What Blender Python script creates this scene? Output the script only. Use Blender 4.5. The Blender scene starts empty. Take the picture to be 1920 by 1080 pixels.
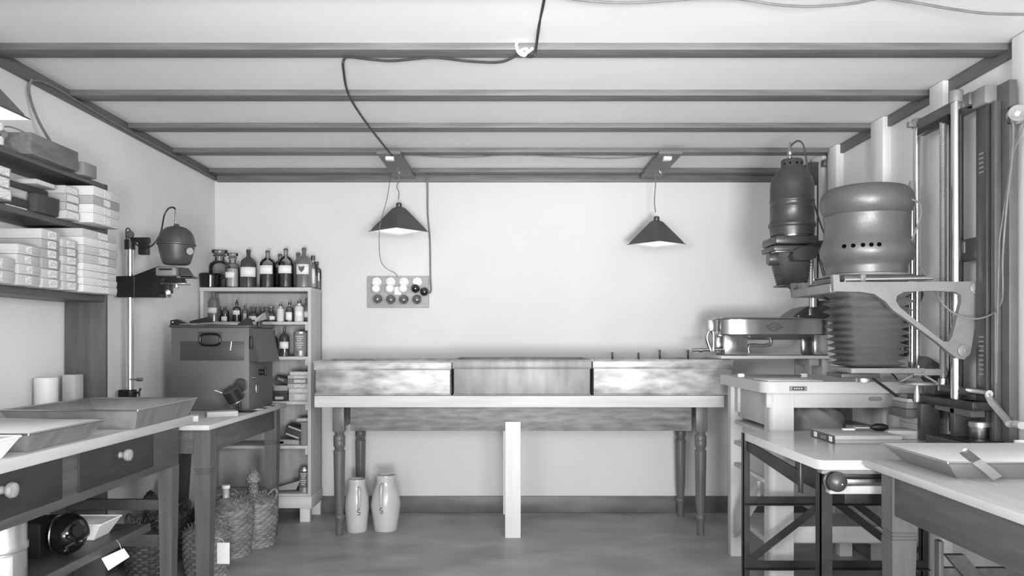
import bpy, bmesh, math, random
from mathutils import Vector, Matrix
random.seed(7)
SC = bpy.context.scene
COL = SC.collection
PI = math.pi

# ---------------------------------------------------------------- camera
F = 1450.0                    # focal length in pixels of the 1920 wide frame
CX, CY, CH = 962.0, 635.0, 1.2  # vanishing point and camera height
cam_d = bpy.data.cameras.new('camera'); cam = bpy.data.objects.new('camera', cam_d); COL.objects.link(cam)
cam_d.sensor_width = 36.0; cam_d.lens = F / 1920 * 36
cam_d.shift_x = -(CX - 960) / 1920; cam_d.shift_y = (CY - 540) / 1920
cam_d.clip_start = 0.05
cam.location = (0, 0, CH); cam.rotation_euler = (PI / 2, 0, 0)
SC.camera = cam
SC.view_settings.view_transform = 'Standard'
SC.view_settings.look = 'None'
SC.view_settings.gamma = 1.0
SC.view_settings.use_curve_mapping = False
SC.view_settings.exposure = 0.0
# ---------------------------------------------------------------- light
wd = bpy.data.worlds.new('world'); SC.world = wd; wd.use_nodes = True
wd.node_tree.nodes['Background'].inputs[0].default_value = (1, 1, 1, 1)
wd.node_tree.nodes['Background'].inputs[1].default_value = 2.75


def area(name, loc, target, size, power, shape='SQUARE', sy=None):
    d = bpy.data.lights.new(name, 'AREA'); d.energy = power; d.size = size
    if sy: d.shape = 'RECTANGLE'; d.size_y = sy
    o = bpy.data.objects.new(name, d); COL.objects.link(o)
    o.location = loc
    o.rotation_euler = (Vector(target) - Vector(loc)).to_track_quat('-Z', 'Y').to_euler()
    return o


area('studio_lamp_right', (1.3, -2.6, 1.9), (-.5, 5.3, 1.35), 0.4, 3).data.spread = math.radians(75)
area('studio_lamp_left', (-1.3, -2.6, 1.9), (.7, 5.3, 1.35), 0.4, 2.5).data.spread = math.radians(75)
area('side_fill_right', (1.2, -0.6, 1.5), (-2.06, 3.6, 1.5), 0.6, 20).data.spread = math.radians(80)  # added fill that lifts the left side, not a lamp of the room
area('side_fill_left', (-1.2, -0.6, 1.5), (1.94, 3.2, 1.6), 0.6, 17).data.spread = math.radians(80)  # added fill that lifts the right side, likewise no real lamp
area('ceiling_bounce_fill', (0.3, -1.6, 0.6), (0.3, 4.6, 2.347), 0.7, 46).data.spread = math.radians(70)  # added upward fill to brighten the rear ceiling, no real fixture
area('ceiling_bounce_fill', (0.5, -0.4, 1.0), (0.6, 2.6, 2.347), 0.9, 5).data.spread = math.radians(110)  # weaker added fill for the ceiling nearer the camera


def P(px, py, d):
    """point seen at pixel (px, py) at distance d"""
    return Vector(((px - CX) / F * d, d, CH - (py - CY) / F * d))


# ---------------------------------------------------------------- materials
def lin(v):
    v = v / 255.0
    return v / 12.92 if v <= 0.04045 else ((v + 0.055) / 1.055) ** 2.4


def g(v):
    a = lin(v); return (a, a, a, 1)


def newmat(name, rough=0.6, metal=0.0, spec=0.5):
    m = bpy.data.materials.new(name); m.use_nodes = True
    nt = m.node_tree; b = nt.nodes['Principled BSDF']
    b.inputs['Roughness'].default_value = rough
    b.inputs['Metallic'].default_value = metal
    b.inputs['Specular IOR Level'].default_value = spec
    return m, nt, b


def noise_mat(name, v, v2, rough=0.6, metal=0.0, scale=(6, 6, 6), detail=4, bump=0.0, bscale=40, lo=0.3, hi=0.7, spec=0.5, rvar=0.0):
    m, nt, b = newmat(name, rough, metal, spec)
    tc = nt.nodes.new('ShaderNodeTexCoord'); mp = nt.nodes.new('ShaderNodeMapping')
    mp.inputs['Scale'].default_value = scale
    n = nt.nodes.new('ShaderNodeTexNoise'); n.inputs['Scale'].default_value = 1.0; n.inputs['Detail'].default_value = detail
    r = nt.nodes.new('ShaderNodeValToRGB')
    r.color_ramp.elements[0].position = lo; r.color_ramp.elements[1].position = hi
    r.color_ramp.elements[0].color = g(v); r.color_ramp.elements[1].color = g(v2)
    L = nt.links.new
    L(tc.outputs['Object'], mp.inputs['Vector']); L(mp.outputs[0], n.inputs['Vector'])
    L(n.outputs['Fac'], r.inputs[0]); L(r.outputs[0], b.inputs['Base Color'])
    if rvar:
        ma = nt.nodes.new('ShaderNodeMapRange'); ma.inputs[3].default_value = rough - rvar; ma.inputs[4].default_value = rough + rvar
        L(n.outputs['Fac'], ma.inputs[0]); L(ma.outputs[0], b.inputs['Roughness'])
    if bump:
        n2 = nt.nodes.new('ShaderNodeTexNoise'); n2.inputs['Scale'].default_value = bscale
        bp = nt.nodes.new('ShaderNodeBump'); bp.inputs['Strength'].default_value = bump; bp.inputs['Distance'].default_value = 0.01
        L(tc.outputs['Object'], n2.inputs['Vector']); L(n2.outputs['Fac'], bp.inputs['Height']); L(bp.outputs[0], b.inputs['Normal'])
    return m


def wood(name, v, v2, axis=0, rough=0.5, scale=9.0, dist=5.0, spec=0.4, stretch=0.09, offs=0.0):
    """stained board: grain runs along `axis`"""
    m, nt, b = newmat(name, rough, 0, spec)
    tc = nt.nodes.new('ShaderNodeTexCoord'); mp = nt.nodes.new('ShaderNodeMapping')
    s = [1.0, 1.0, 1.0]; s[axis] = stretch
    mp.inputs['Scale'].default_value = s; mp.inputs['Location'].default_value = (offs, offs, offs)
    w = nt.nodes.new('ShaderNodeTexNoise'); w.inputs['Scale'].default_value = scale; w.inputs['Detail'].default_value = 2
    mu = nt.nodes.new('ShaderNodeMath'); mu.operation = 'MULTIPLY'; mu.inputs[1].default_value = dist * 6
    sn = nt.nodes.new('ShaderNodeMath'); sn.operation = 'SINE'
    n2 = nt.nodes.new('ShaderNodeTexNoise'); n2.inputs['Scale'].default_value = scale * 8; n2.inputs['Detail'].default_value = 3
    mi = nt.nodes.new('ShaderNodeMath'); mi.operation = 'MULTIPLY_ADD'; mi.inputs[1].default_value = 0.0
    r = nt.nodes.new('ShaderNodeValToRGB')
    r.color_ramp.elements[0].position = 0.15; r.color_ramp.elements[1].position = 0.85
    r.color_ramp.elements[0].color = g(v); r.color_ramp.elements[1].color = g(v2)
    L = nt.links.new
    L(tc.outputs['Object'], mp.inputs['Vector'])
    L(mp.outputs[0], w.inputs['Vector']); L(mp.outputs[0], n2.inputs['Vector'])
    L(w.outputs['Fac'], mu.inputs[0]); L(mu.outputs[0], sn.inputs[0]); L(sn.outputs[0], mi.inputs[0])
    L(n2.outputs['Fac'], mi.inputs[2]); L(mi.outputs[0], r.inputs[0]); L(r.outputs[0], b.inputs['Base Color'])
    bp = nt.nodes.new('ShaderNodeBump'); bp.inputs['Strength'].default_value = 0.25; bp.inputs['Distance'].default_value = 0.004
    L(n2.outputs['Fac'], bp.inputs['Height']); L(bp.outputs[0], b.inputs['Normal'])
    return m


def glassmat(name, v):
    """thin bottle glass: clear straight through, mirror-like at grazing angles"""
    m = bpy.data.materials.new(name); m.use_nodes = True; nt = m.node_tree
    nt.nodes.remove(nt.nodes['Principled BSDF'])
    tr = nt.nodes.new('ShaderNodeBsdfTransparent'); tr.inputs[0].default_value = g(v)
    gl = nt.nodes.new('ShaderNodeBsdfGlossy'); gl.inputs['Roughness'].default_value = 0.04
    fr = nt.nodes.new('ShaderNodeFresnel'); fr.inputs[0].default_value = 1.5
    mx = nt.nodes.new('ShaderNodeMixShader'); out = nt.nodes['Material Output']
    nt.links.new(fr.outputs[0], mx.inputs[0]); nt.links.new(tr.outputs[0], mx.inputs[1]); nt.links.new(gl.outputs[0], mx.inputs[2])
    nt.links.new(mx.outputs[0], out.inputs[0])
    return m


def emis(name, v, s):
    m, nt, b = newmat(name, 0.4)
    b.inputs['Base Color'].default_value = g(v)
    b.inputs['Emission Color'].default_value = (1, 1, 1, 1); b.inputs['Emission Strength'].default_value = s
    return m


M = {}
M['wall'] = noise_mat('plaster_white', 206, 214, 0.9, scale=(1.2, 1.2, 1.2), bump=0.12, bscale=25)
M['wall_l'] = noise_mat('plaster_white_left', 214, 224, 0.9, scale=(1.2, 1.2, 1.2), bump=0.12, bscale=25)
M['ceil'] = noise_mat('ceiling_cloth', 226, 234, 0.9, scale=(1.0, 1.6, 1), bump=0.1, bscale=6)
M['beam'] = wood('stained_beam', 84, 122, 0, 0.5, 5, 3)
M['beam_y'] = wood('stained_beam_lengthwise', 84, 112, 1, 0.5, 5, 3)
M['batten'] = wood('pale_batten', 212, 226, 2, 0.65, 4, 1)
M['floor'] = noise_mat('painted_floor', 136, 182, 0.45, scale=(2.6, 4.2, 1), detail=12, bump=0.15, bscale=18, lo=0.3, hi=0.72, rvar=0.12)
M['base'] = noise_mat('dark_baseboard_paint', 76, 112, 0.45, scale=(3, 3, 9), detail=8)
M['apron'] = wood('coarse_grain_pine', 74, 146, 0, 0.5, 5.0, 13, stretch=0.2)
M['pine'] = wood('fresh_pine', 180, 212, 0, 0.6, 3, 1.5)
M['pine_z'] = wood('fresh_pine_upright', 200, 222, 2, 0.6, 3, 1)
M['leg'] = wood('turned_leg_stain', 78, 112, 2, 0.38, 6, 2)
M['dark'] = wood('dark_stained_wood', 58, 84, 1, 0.42, 6, 2)
M['dark_z'] = wood('dark_stained_upright', 62, 92, 2, 0.42, 5, 2)
M['drawer'] = wood('dark_drawer_front', 40, 64, 1, 0.42, 6, 2)
M['top'] = wood('worn_table_top', 178, 208, 1, 0.5, 5, 2)
M['edge'] = wood('worn_edge', 130, 180, 1, 0.55, 7, 2)
M['shelf_dark'] = wood('stained_shelf_board', 66, 98, 1, 0.45, 4, 2)
M['cab'] = wood('painted_cabinet', 176, 196, 2, 0.6, 4, 1)
M['cab_in'] = wood('cabinet_back_boards', 150, 185, 2, 0.6, 5, 1)
M['desk'] = wood('pale_painted_desk', 170, 190, 0, 0.5, 3, 1)
M['desk_z'] = wood('pale_painted_post', 176, 196, 2, 0.55, 3, 1)
M['whitetop'] = noise_mat('smooth_white_top', 180, 194, 0.2, scale=(2, 2, 2))
M['bench'] = wood('workbench_brown', 70, 104, 1, 0.5, 5, 3)
M['bench_z'] = wood('workbench_leg_brown', 78, 106, 2, 0.5, 5, 2)
M['galv'] = noise_mat('galvanised_sheet', 124, 196, 0.5, 0.35, scale=(7, 7, 20), detail=9, bump=0.12, bscale=16, rvar=0.08)
M['galv2'] = noise_mat('dull_galvanised_sheet', 126, 152, 0.55, 0.3, scale=(18, 18, 5), detail=8, bump=0.08, bscale=14)
M['galv_in'] = noise_mat('tray_inside', 176, 214, 0.42, 0.45, scale=(5, 5, 5), detail=5, bump=0.12, bscale=7)
M['tin'] = noise_mat('tin', 176, 200, 0.36, 0.8, scale=(20, 20, 4), detail=3)
M['enamel'] = noise_mat('white_enamel', 240, 248, 0.25, scale=(3, 3, 3))
M['enamel_grey'] = noise_mat('grey_enamel', 118, 134, 0.35, scale=(3, 3, 3))
M['chrome'] = noise_mat('polished_steel', 230, 236, 0.24, 1.0, scale=(2, 2, 2))
M['steel'] = noise_mat('brushed_steel', 168, 200, 0.3, 1.0, scale=(4, 4, 30))
M['cast'] = noise_mat('grey_cast_metal', 116, 128, 0.48, 0.1, scale=(12, 12, 12), bump=0.15, bscale=90)
M['hammer'] = noise_mat('grey_lacquered_metal', 92, 102, 0.4, 0.35, scale=(8, 8, 8), bump=0.06, bscale=120)
M['hammer_d'] = noise_mat('dark_grey_lacquer', 66, 75, 0.36, 0.25, scale=(8, 8, 8), bump=0.05, bscale=120)
M['black'] = noise_mat('black_metal', 26, 38, 0.4, 0.2, scale=(10, 10, 10))
M['blackgloss'] = noise_mat('glossy_black', 16, 24, 0.12, scale=(5, 5, 5))
M['headpaint'] = noise_mat('dark_head_paint', 62, 74, 0.4, 0.1, scale=(8, 8, 8), bump=0.05, bscale=120)
M['iron'] = noise_mat('painted_angle_iron', 44, 70, 0.38, 0.5, scale=(9, 9, 9), detail=6)
M['boxgrey'] = noise_mat('grey_box_paint', 92, 100, 0.5, 0.1, scale=(3, 3, 3), bump=0.04, bscale=60)
M['patch'] = noise_mat('dark_panel_paint', 58, 66, 0.4, scale=(4, 4, 4))
M['darkcloth'] = noise_mat('dark_cloth', 50, 66, 0.85, scale=(9, 9, 9), bump=0.3, bscale=30)
M['cloth'] = noise_mat('grey_cloth', 120, 148, 0.85, scale=(5, 5, 5), bump=0.3, bscale=20)
M['lampgrey'] = noise_mat('lamp_shade_paint', 74, 86, 0.42, scale=(6, 6, 6), spec=0.4)
M['lampwhite'] = noise_mat('shade_white_lining', 240, 246, 0.6, scale=(6, 6, 6))
M['cord'] = noise_mat('grey_rubber_cord', 100, 120, 0.6, scale=(20, 20, 20))
M['cord_d'] = noise_mat('dark_rubber_cord', 44, 56, 0.6, scale=(20, 20, 20))
M['cord_l'] = noise_mat('pale_cord', 178, 196, 0.7, scale=(20, 20, 20))
M['paper'] = noise_mat('white_paper', 228, 240, 0.8, scale=(60, 60, 120), detail=3)
M['lab'] = noise_mat('printed_label', 176, 212, 0.75, scale=(90, 60, 260), detail=3, lo=.42, hi=.5)
M['void'] = noise_mat('matt_black', 8, 12, 1.0, spec=0.0)
M['bellows'] = noise_mat('bellows_leather', 74, 92, 0.4, scale=(9, 9, 9), bump=0.1, bscale=60)
M['bellows_g'] = noise_mat('bellows_grey_leather', 108, 128, 0.3, scale=(6, 6, 6), bump=0.12, bscale=40)
M['jug'] = noise_mat('cream_stoneware', 180, 194, 0.22, scale=(7, 7, 5), spec=0.6)
M['ink'] = noise_mat('dark_ink', 44, 58, 0.6)
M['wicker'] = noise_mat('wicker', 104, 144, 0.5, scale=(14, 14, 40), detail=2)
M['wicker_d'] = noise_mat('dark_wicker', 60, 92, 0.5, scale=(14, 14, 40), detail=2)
M['straw'] = noise_mat('loose_straw', 110, 176, 0.7, scale=(40, 40, 40), detail=3)
M['porc'] = noise_mat('white_porcelain', 236, 244, 0.25)
M['bulb'] = noise_mat('frosted_bulb', 244, 250, 0.15, spec=0.8)
M['bulb_amber'] = noise_mat('tinted_bulb', 96, 116, 0.08, 0.35, spec=1.0)
M['bulb_dark'] = noise_mat('dark_bulb', 26, 34, 0.06, spec=1.0)
M['board'] = wood('socket_board_wood', 146, 176, 0, 0.5, 7, 3)
M['glass'] = glassmat('clear_glass', 243)
M['glass_grey'] = glassmat('smoky_glass', 232)
M['brown'] = noise_mat('brown_glass', 56, 70, 0.05, spec=0.9)
M['brown_l'] = noise_mat('milky_brown_glass', 96, 116, 0.07, spec=0.9)
M['liquid'] = noise_mat('dark_solution', 70, 80, 0.1)
M['liquid_l'] = noise_mat('pale_solution', 165, 180, 0.2)
M['powder'] = noise_mat('pale_powder', 200, 220, 0.8)
M['glow'] = emis('lit_lamp_bulb', 250, 6)
for k, v in (('card_w', 194), ('card_l', 172), ('card_g', 148), ('card_m', 126), ('card_d', 96), ('card_k', 58)):
    M[k] = noise_mat('cardboard_' + k[-1], v - 5, v + 6, 0.75, scale=(7, 7, 7), detail=5)
M['diamond'] = noise_mat('embossed_badge', 120, 150, 0.3, 0.8)


# ---------------------------------------------------------------- mesh building
class MB:
    """collects shapes in world coordinates (or local ones when local=True) and links them as one mesh"""

    def __init__(s, local=False):
        s.bm = bmesh.new(); s.local = local; s.X = Matrix.Identity(4)

    def _finish(s, vs):
        if s.X != Matrix.Identity(4):
            for v in vs: v.co = s.X @ v.co

    def box(s, a, b, bev=0.0, rot=None, seg=2):
        a = Vector(a); b = Vector(b); c = (a + b) / 2; d = b - a
        mt = Matrix.Translation(c) @ (rot or Matrix.Identity(4)) @ Matrix.Diagonal((abs(d.x), abs(d.y), abs(d.z), 1))
        r = bmesh.ops.create_cube(s.bm, size=1.0, matrix=mt)
        vs = r['verts']
        if bev:
            es = list({e for v in vs for e in v.link_edges})
            bev = min(bev, 0.45 * min(abs(d.x), abs(d.y), abs(d.z)))
            o = bmesh.ops.bevel(s.bm, geom=es, offset=bev, segments=seg, affect='EDGES', profile=0.5)
            vs = list({v for f in o['faces'] for v in f.verts} | {v for v in vs if v.is_valid})
        s._finish(vs)
        return s

    def hexa(s, pts):
        """eight corners: bottom four then top four, both in the same turn"""
        v = [s.bm.verts.new(p) for p in pts]
        for f in ((3, 2, 1, 0), (4, 5, 6, 7), (0, 1, 5, 4), (1, 2, 6, 5), (2, 3, 7, 6), (3, 0, 4, 7)):
            s.bm.faces.new([v[i] for i in f])
        s._finish(v); return s

    def prism(s, poly, axis, lo, hi):
        """2-D polygon in the two other axes, extruded along axis"""
        def mk(p, t):
            q = list(p); q.insert(axis, t); return Vector(q)
        A = [s.bm.verts.new(mk(p, lo)) for p in poly]; B = [s.bm.verts.new(mk(p, hi)) for p in poly]
        n = len(poly)
        fs = [s.bm.faces.new(A[::-1]), s.bm.faces.new(B)]
        for i in range(n): fs.append(s.bm.faces.new((A[i], A[(i + 1) % n], B[(i + 1) % n], B[i])))
        bmesh.ops.recalc_face_normals(s.bm, faces=fs)
        s._finish(A + B); return s

    def tube(s, pts, r, n=8, smooth=0, caps=True, r2=None):
        pts = [Vector(p) for p in pts]
        if smooth and len(pts) > 2:
            q = []
            for i in range(len(pts) - 1):
                p0 = pts[max(i - 1, 0)]; p1 = pts[i]; p2 = pts[i + 1]; p3 = pts[min(i + 2, len(pts) - 1)]
                for k in range(smooth):
                    t = k / smooth
                    q.append(0.5 * ((2 * p1) + (p2 - p0) * t + (2 * p0 - 5 * p1 + 4 * p2 - p3) * t * t + (3 * p1 - p0 - 3 * p2 + p3) * t ** 3))
            q.append(pts[-1]); pts = q
        rings = []; allv = []
        up = None
        for i, p in enumerate(pts):
            t = (pts[min(i + 1, len(pts) - 1)] - pts[max(i - 1, 0)])
            if t.length < 1e-9: t = Vector((0, 0, 1))
            t.normalize()
            if up is None:
                up = Vector((0, 0, 1)) if abs(t.z) < 0.9 else Vector((1, 0, 0))
            x = t.cross(up)
            if x.length < 1e-4: x = t.cross(Vector((0.3, 1, 0.2)))
            x.normalize(); y = x.cross(t); y.normalize(); up = y
            rr = r if r2 is None else r + (r2 - r) * i / (len(pts) - 1)
            ring = [s.bm.verts.new(p + (x * math.cos(2 * PI * k / n) + y * math.sin(2 * PI * k / n)) * rr) for k in range(n)]
            rings.append(ring); allv += ring
        for a, b in zip(rings, rings[1:]):
            for k in range(n): s.bm.faces.new((a[k], b[k], b[(k + 1) % n], a[(k + 1) % n]))
        if caps: s.bm.faces.new(rings[0]); s.bm.faces.new(rings[-1][::-1])
        s._finish(allv); return s

    def cyl(s, a, b, r, r2=None, n=24):
        return s.tube([a, b], r, n, r2=r2)

    def lathe(s, prof, c=(0, 0, 0), n=32, axis=None, closed=False, disp=None):
        """prof: (radius, height) from bottom to top around c; axis: direction vector"""
        c = Vector(c); R = Matrix.Identity(3)
        if axis is not None: R = Vector(axis).normalized().to_track_quat('Z', 'Y').to_matrix()
        rings = []; allv = []
        for j, (r, h) in enumerate(prof):
            if r < 1e-6:
                v = s.bm.verts.new(c + R @ Vector((0, 0, h))); rings.append([v]); allv.append(v)
            else:
                ring = []
                for k in range(n):
                    rr = r + (disp(k, j, n) if disp else 0)
                    ring.append(s.bm.verts.new(c + R @ Vector((rr * math.cos(2 * PI * k / n), rr * math.sin(2 * PI * k / n), h))))
                rings.append(ring); allv += ring
        for a, b in zip(rings, rings[1:]):
            if len(a) == 1 and len(b) == 1: continue
            for k in range(n):
                k2 = (k + 1) % n
                if len(a) == 1: s.bm.faces.new((a[0], b[k2], b[k]))
                elif len(b) == 1: s.bm.faces.new((a[k], a[k2], b[0]))
                else: s.bm.faces.new((a[k], a[k2], b[k2], b[k]))
        if closed:
            a, b = rings[-1], rings[0]
            for k in range(n): s.bm.faces.new((a[k], a[(k + 1) % n], b[(k + 1) % n], b[k]))
        else:
            if len(rings[0]) > 1: s.bm.faces.new(rings[0][::-1])
            if len(rings[-1]) > 1: s.bm.faces.new(rings[-1])
        s._finish(allv); return s

    def sphere(s, c, r, n=20, sc=(1, 1, 1)):
        m = n // 2
        prof = [(r * math.sin(PI * i / m) if 0 < i < m else 0, -r * math.cos(PI * i / m)) for i in range(m + 1)]
        k0 = len(s.bm.verts); s.lathe(prof, c, n)
        if sc != (1, 1, 1):
            s.bm.verts.ensure_lookup_table(); c = Vector(c)
            for v in s.bm.verts[k0:]:
                d = v.co - c; v.co = c + Vector((d.x * sc[0], d.y * sc[1], d.z * sc[2]))
        return s

    def torus(s, c, R, r, axis=(0, 0, 1), n=28, m=8):
        prof = [(R + r * math.cos(2 * PI * i / m), r * math.sin(2 * PI * i / m)) for i in range(m)]
        return s.lathe(prof, c, n, axis, closed=True)

    def sheet(s, grid):
        """grid of points -> closed faces, one sided"""
        vv = [[s.bm.verts.new(p) for p in row] for row in grid]
        for i in range(len(vv) - 1):
            for j in range(len(vv[0]) - 1):
                s.bm.faces.new((vv[i][j], vv[i][j + 1], vv[i + 1][j + 1], vv[i + 1][j]))
        return s

    def build(s, name, mat, parent=None, ang=38, thick=0):
        me = bpy.data.meshes.new(name)
        bmesh.ops.recalc_face_normals(s.bm, faces=s.bm.faces)
        if parent is not None and not s.local:
            root = parent; off = Vector((0, 0, 0))
            while root is not None: off += Vector(root.location); root = root.parent
            bmesh.ops.translate(s.bm, verts=s.bm.verts, vec=-off)
        loc = None
        if parent is None and not s.local and len(s.bm.verts):
            xs = [v.co for v in s.bm.verts]
            lo = Vector([min(v[i] for v in xs) for i in range(3)]); hi = Vector([max(v[i] for v in xs) for i in range(3)])
            loc = Vector(((lo.x + hi.x) / 2, (lo.y + hi.y) / 2, lo.z))
            bmesh.ops.translate(s.bm, verts=s.bm.verts, vec=-loc)
        s.bm.to_mesh(me); s.bm.free()
        for p in me.polygons: p.use_smooth = True
        me.set_sharp_from_angle(angle=math.radians(ang))
        me.materials.append(M[mat] if isinstance(mat, str) else mat)
        o = bpy.data.objects.new(name, me); COL.objects.link(o)
        if loc is not None: o.location = loc
        if parent is not None: o.parent = parent
        if thick:
            md = o.modifiers.new('thickness', 'SOLIDIFY'); md.thickness = thick; md.offset = 0
        return o


def thing(name, label, cat, loc=(0, 0, 0), rz=0.0, group=None):
    o = bpy.data.objects.new(name, None); COL.objects.link(o); o.location = loc; o.rotation_euler = (0, 0, rz)
    o.empty_display_size = 0.05
    o['label'] = label; o['category'] = cat
    if group: o['group'] = group
    return o


def tag(o, label, cat, group=None):
    o['label'] = label; o['category'] = cat
    if group: o['group'] = group
    return o


def struct(o):
    o['kind'] = 'structure'; return o


def dup(root, loc, rz=0.0, label=None, group=None):
    def cp(o, par):
        c = o.copy(); COL.objects.link(c); c.parent = par
        for ch in list(o.children): cp(ch, c)
        return c
    r = cp(root, None); r.location = loc; r.rotation_euler = (0, 0, rz)
    if label: r['label'] = label
    if group: r['group'] = group
    return r


# ================================================================ ROOM
XL, XR, YB, ZC = -2.064, 1.945, 5.355, 2.347
Y0 = -0.9
struct(MB().box((XL - .1, Y0, -.08), (XR + .1, YB + .1, 0)).build('floor', 'floor'))
struct(MB().box((XL - .1, YB, 0), (XR + .1, YB + .08, ZC)).build('wall_back', 'wall'))
struct(MB().box((XL - .08, Y0, 0), (XL, YB, ZC)).build('wall_left', 'wall_l'))
struct(MB().box((XR, Y0, 0), (XR + .08, YB, ZC)).build('wall_right', 'wall_l'))
struct(MB().box((XL - .1, Y0, ZC), (XR + .1, YB + .1, ZC + .06)).build('ceiling', 'ceil'))
n_trim = 0


def trim(m, mat):
    global n_trim
    n_trim += 1
    return struct(m.build('trim_%d' % n_trim, mat))


for y in (0.27, 0.815, 1.36, 1.905, 2.45, 2.997, 3.561, 4.106, 4.645, 5.197):
    trim(MB().box((XL + .02, y, ZC - .027), (XR - .02, y + .09, ZC + .005), 0.002), 'beam')
trim(MB().box((XL - .0, Y0, ZC - .056), (XL + .02, YB, ZC), 0.002), 'beam_y')
trim(MB().box((XR - .02, Y0, ZC - .056), (XR, YB, ZC), 0.002), 'beam_y')
trim(MB().box((XL + .02, YB - .018, ZC - .066), (XR - .02, YB, ZC), 0.002), 'beam')
for y0, y1 in ((2.80, 2.947), (3.42, 3.53), (3.975, 4.11), (4.55, 4.67), (4.75, 4.92)):
    trim(MB().box((XR - .045, y0, 0.0), (XR - .0, y1, ZC - .004), 0.002), 'batten')
struct(MB().box((XL, YB - .016, 0), (XR, YB, .112), 0.004).build('baseboard_back', 'base'))
struct(MB().box((XL, 0.0, 0), (XL + .016, YB - .016, .112), 0.004).build('baseboard_left', 'base'))
struct(MB().box((XR - .012, 0.0, 0), (XR, YB - .016, .08), 0.004).build('baseboard_right', 'base'))

# ================================================================ SINK TABLE with three galvanised tanks
t = thing('sink_table', 'long pine-topped table with a coarse-grained apron and turned legs, carrying three metal tanks', 'table', (0, 4.7, 0))
MB().box((-1.188, 4.62, .789), (1.262, 5.32, .859), .004).build('tabletop', 'pine', t)
MB().box((-.985, 4.68, .642), (1.08, 4.705, .789), .002).build('apron', 'apron', t)
MB().box((-.985, 5.22, .66), (1.08, 5.24, .789), .002).build('rear_apron', 'apron', t)
MB().box((-1.05, 4.74, .66), (-1.03, 5.2, .789), .002).build('side_apron', 'apron', t)
MB().box((1.12, 4.74, .66), (1.14, 5.2, .789), .002).build('side_apron', 'apron', t)


def turned(x, y, par):
    h = .035
    MB().box((x - h, y - h, .635), (x + h, y + h, .789), .003).build('leg_block', 'leg', lg := MB().lathe(
        [(.020, 0), (.022, .005), (.020, .08), (.024, .095), (.029, .105), (.030, .115), (.027, .125), (.022, .13), (.030, .20), (.0345, .47),
         (.036, .515), (.030, .523), (.027, .53), (.030, .536), (.035, .545), (.036, .575), (.035, .577), (.036, .58), (.036, .603), (.032, .612), (.026, .62),
         (.030, .627), (.034, .636), (.034, .66)], (x, y, 0), 24).build('leg', 'leg', par))


turned(-1.06, 4.72, t); turned(1.144, 4.72, t); turned(-1.03, 5.22, t); turned(1.13, 5.22, t)
MB().box((-.048, 4.655, 0), (.046, 4.679, .70), .002).build('centre_leg', 'pine_z', t)
MB().box((-.06, 4.706, .13), (.03, 4.735, .78), .002).build('centre_leg', 'pine_z', t)


def tank(x0, x1, y0, y1, z0, z1, label, mat, band=True):
    t = thing('metal_tank', label, 'tank', ((x0 + x1) / 2, (y0 + y1) / 2, z0), 0, 'galvanised tanks on the long table')
    w = .006; m = MB()
    m.box((x0, y0, z0), (x1, y1, z0 + .008), .003)
    m.box((x0, y0, z0), (x1, y0 + w, z1), .002); m.box((x0, y1 - w, z0), (x1, y1, z1), .002)
    m.box((x0, y0, z0), (x0 + w, y1, z1), .002); m.box((x1 - w, y0, z0), (x1, y1, z1), .002)
    m.tube([(x0, y0 - .001, z0 + .007), (x1, y0 - .001, z0 + .007)], .006, 8)
    m.build('basin', mat, t)
    m = MB(); r = .006
    m.box((x0 - .006, y0 - .007, z1 - .045), (x1 + .006, y0, z1 - .002), .003)
    m.box((x0 - .007, y0, z1 - .045), (x0, y1, z1 - .002), .003); m.box((x1, y0, z1 - .045), (x1 + .007, y1, z1 - .002), .003)
    m.box((x0 - .006, y1, z1 - .045), (x1 + .006, y1 + .007, z1 - .002), .003)
    m.tube([(x0 - .004, y0 - .006, z1 - .045), (x1 + .004, y0 - .006, z1 - .045)], .005, 8)  # bead added to give the dark shadow line under the rim band
    c = [(x0 - .004, y0 - .004, z1), (x1 + .004, y0 - .004, z1), (x1 + .004, y1 + .004, z1), (x0 - .004, y1 + .004, z1)]
    for i in range(4): m.tube([c[i], c[(i + 1) % 4]], r, 8)
    m.build('rim_band', mat, t)
    return t


tank(-1.186, -.374, 4.63, 5.20, .860, 1.062, 'dented galvanised tank at the left end of the long table', 'galv')
tank(-.356, .462, 4.615, 5.22, .860, 1.070, 'dull grey galvanised tank in the middle of the long table', 'galv2')
tk = tank(.484, 1.312, 4.64, 5.20, .860, 1.070, 'bright galvanised tank with pegs on its rim at the right end of the long table', 'galv')
for px, h in ((1148, .035), (1197, .03), (1237, .05), (1290, .05)):
    x = (px - CX) / F * 5.2
    tag(MB().box((x - .006, 5.19, 1.06), (x + .006, 5.215, 1.075 + h), .003).build('rim_peg', 'hammer_d'), {1148: 'small peg clipped to the tank rim, farthest left of four', 1197: 'shortest small peg on the tank rim, second from the left', 1237: 'pale tall peg on the tank rim, third from the left', 1290: 'small peg on the tank rim nearest the oval washer'}[px], 'peg', 'pegs on the bright tank')
m = MB().lathe([(.028, 0), (.03, .002), (.03, .11), (.0275, .11), (.0275, .006), (0, .006)], P(641, 680, 5.22) + Vector((0, 0, -.12)), 24)
tag(m.build('glass_cylinder', 'glass'), 'clear glass measuring cylinder standing in the back corner of the left tank', 'glass')

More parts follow.
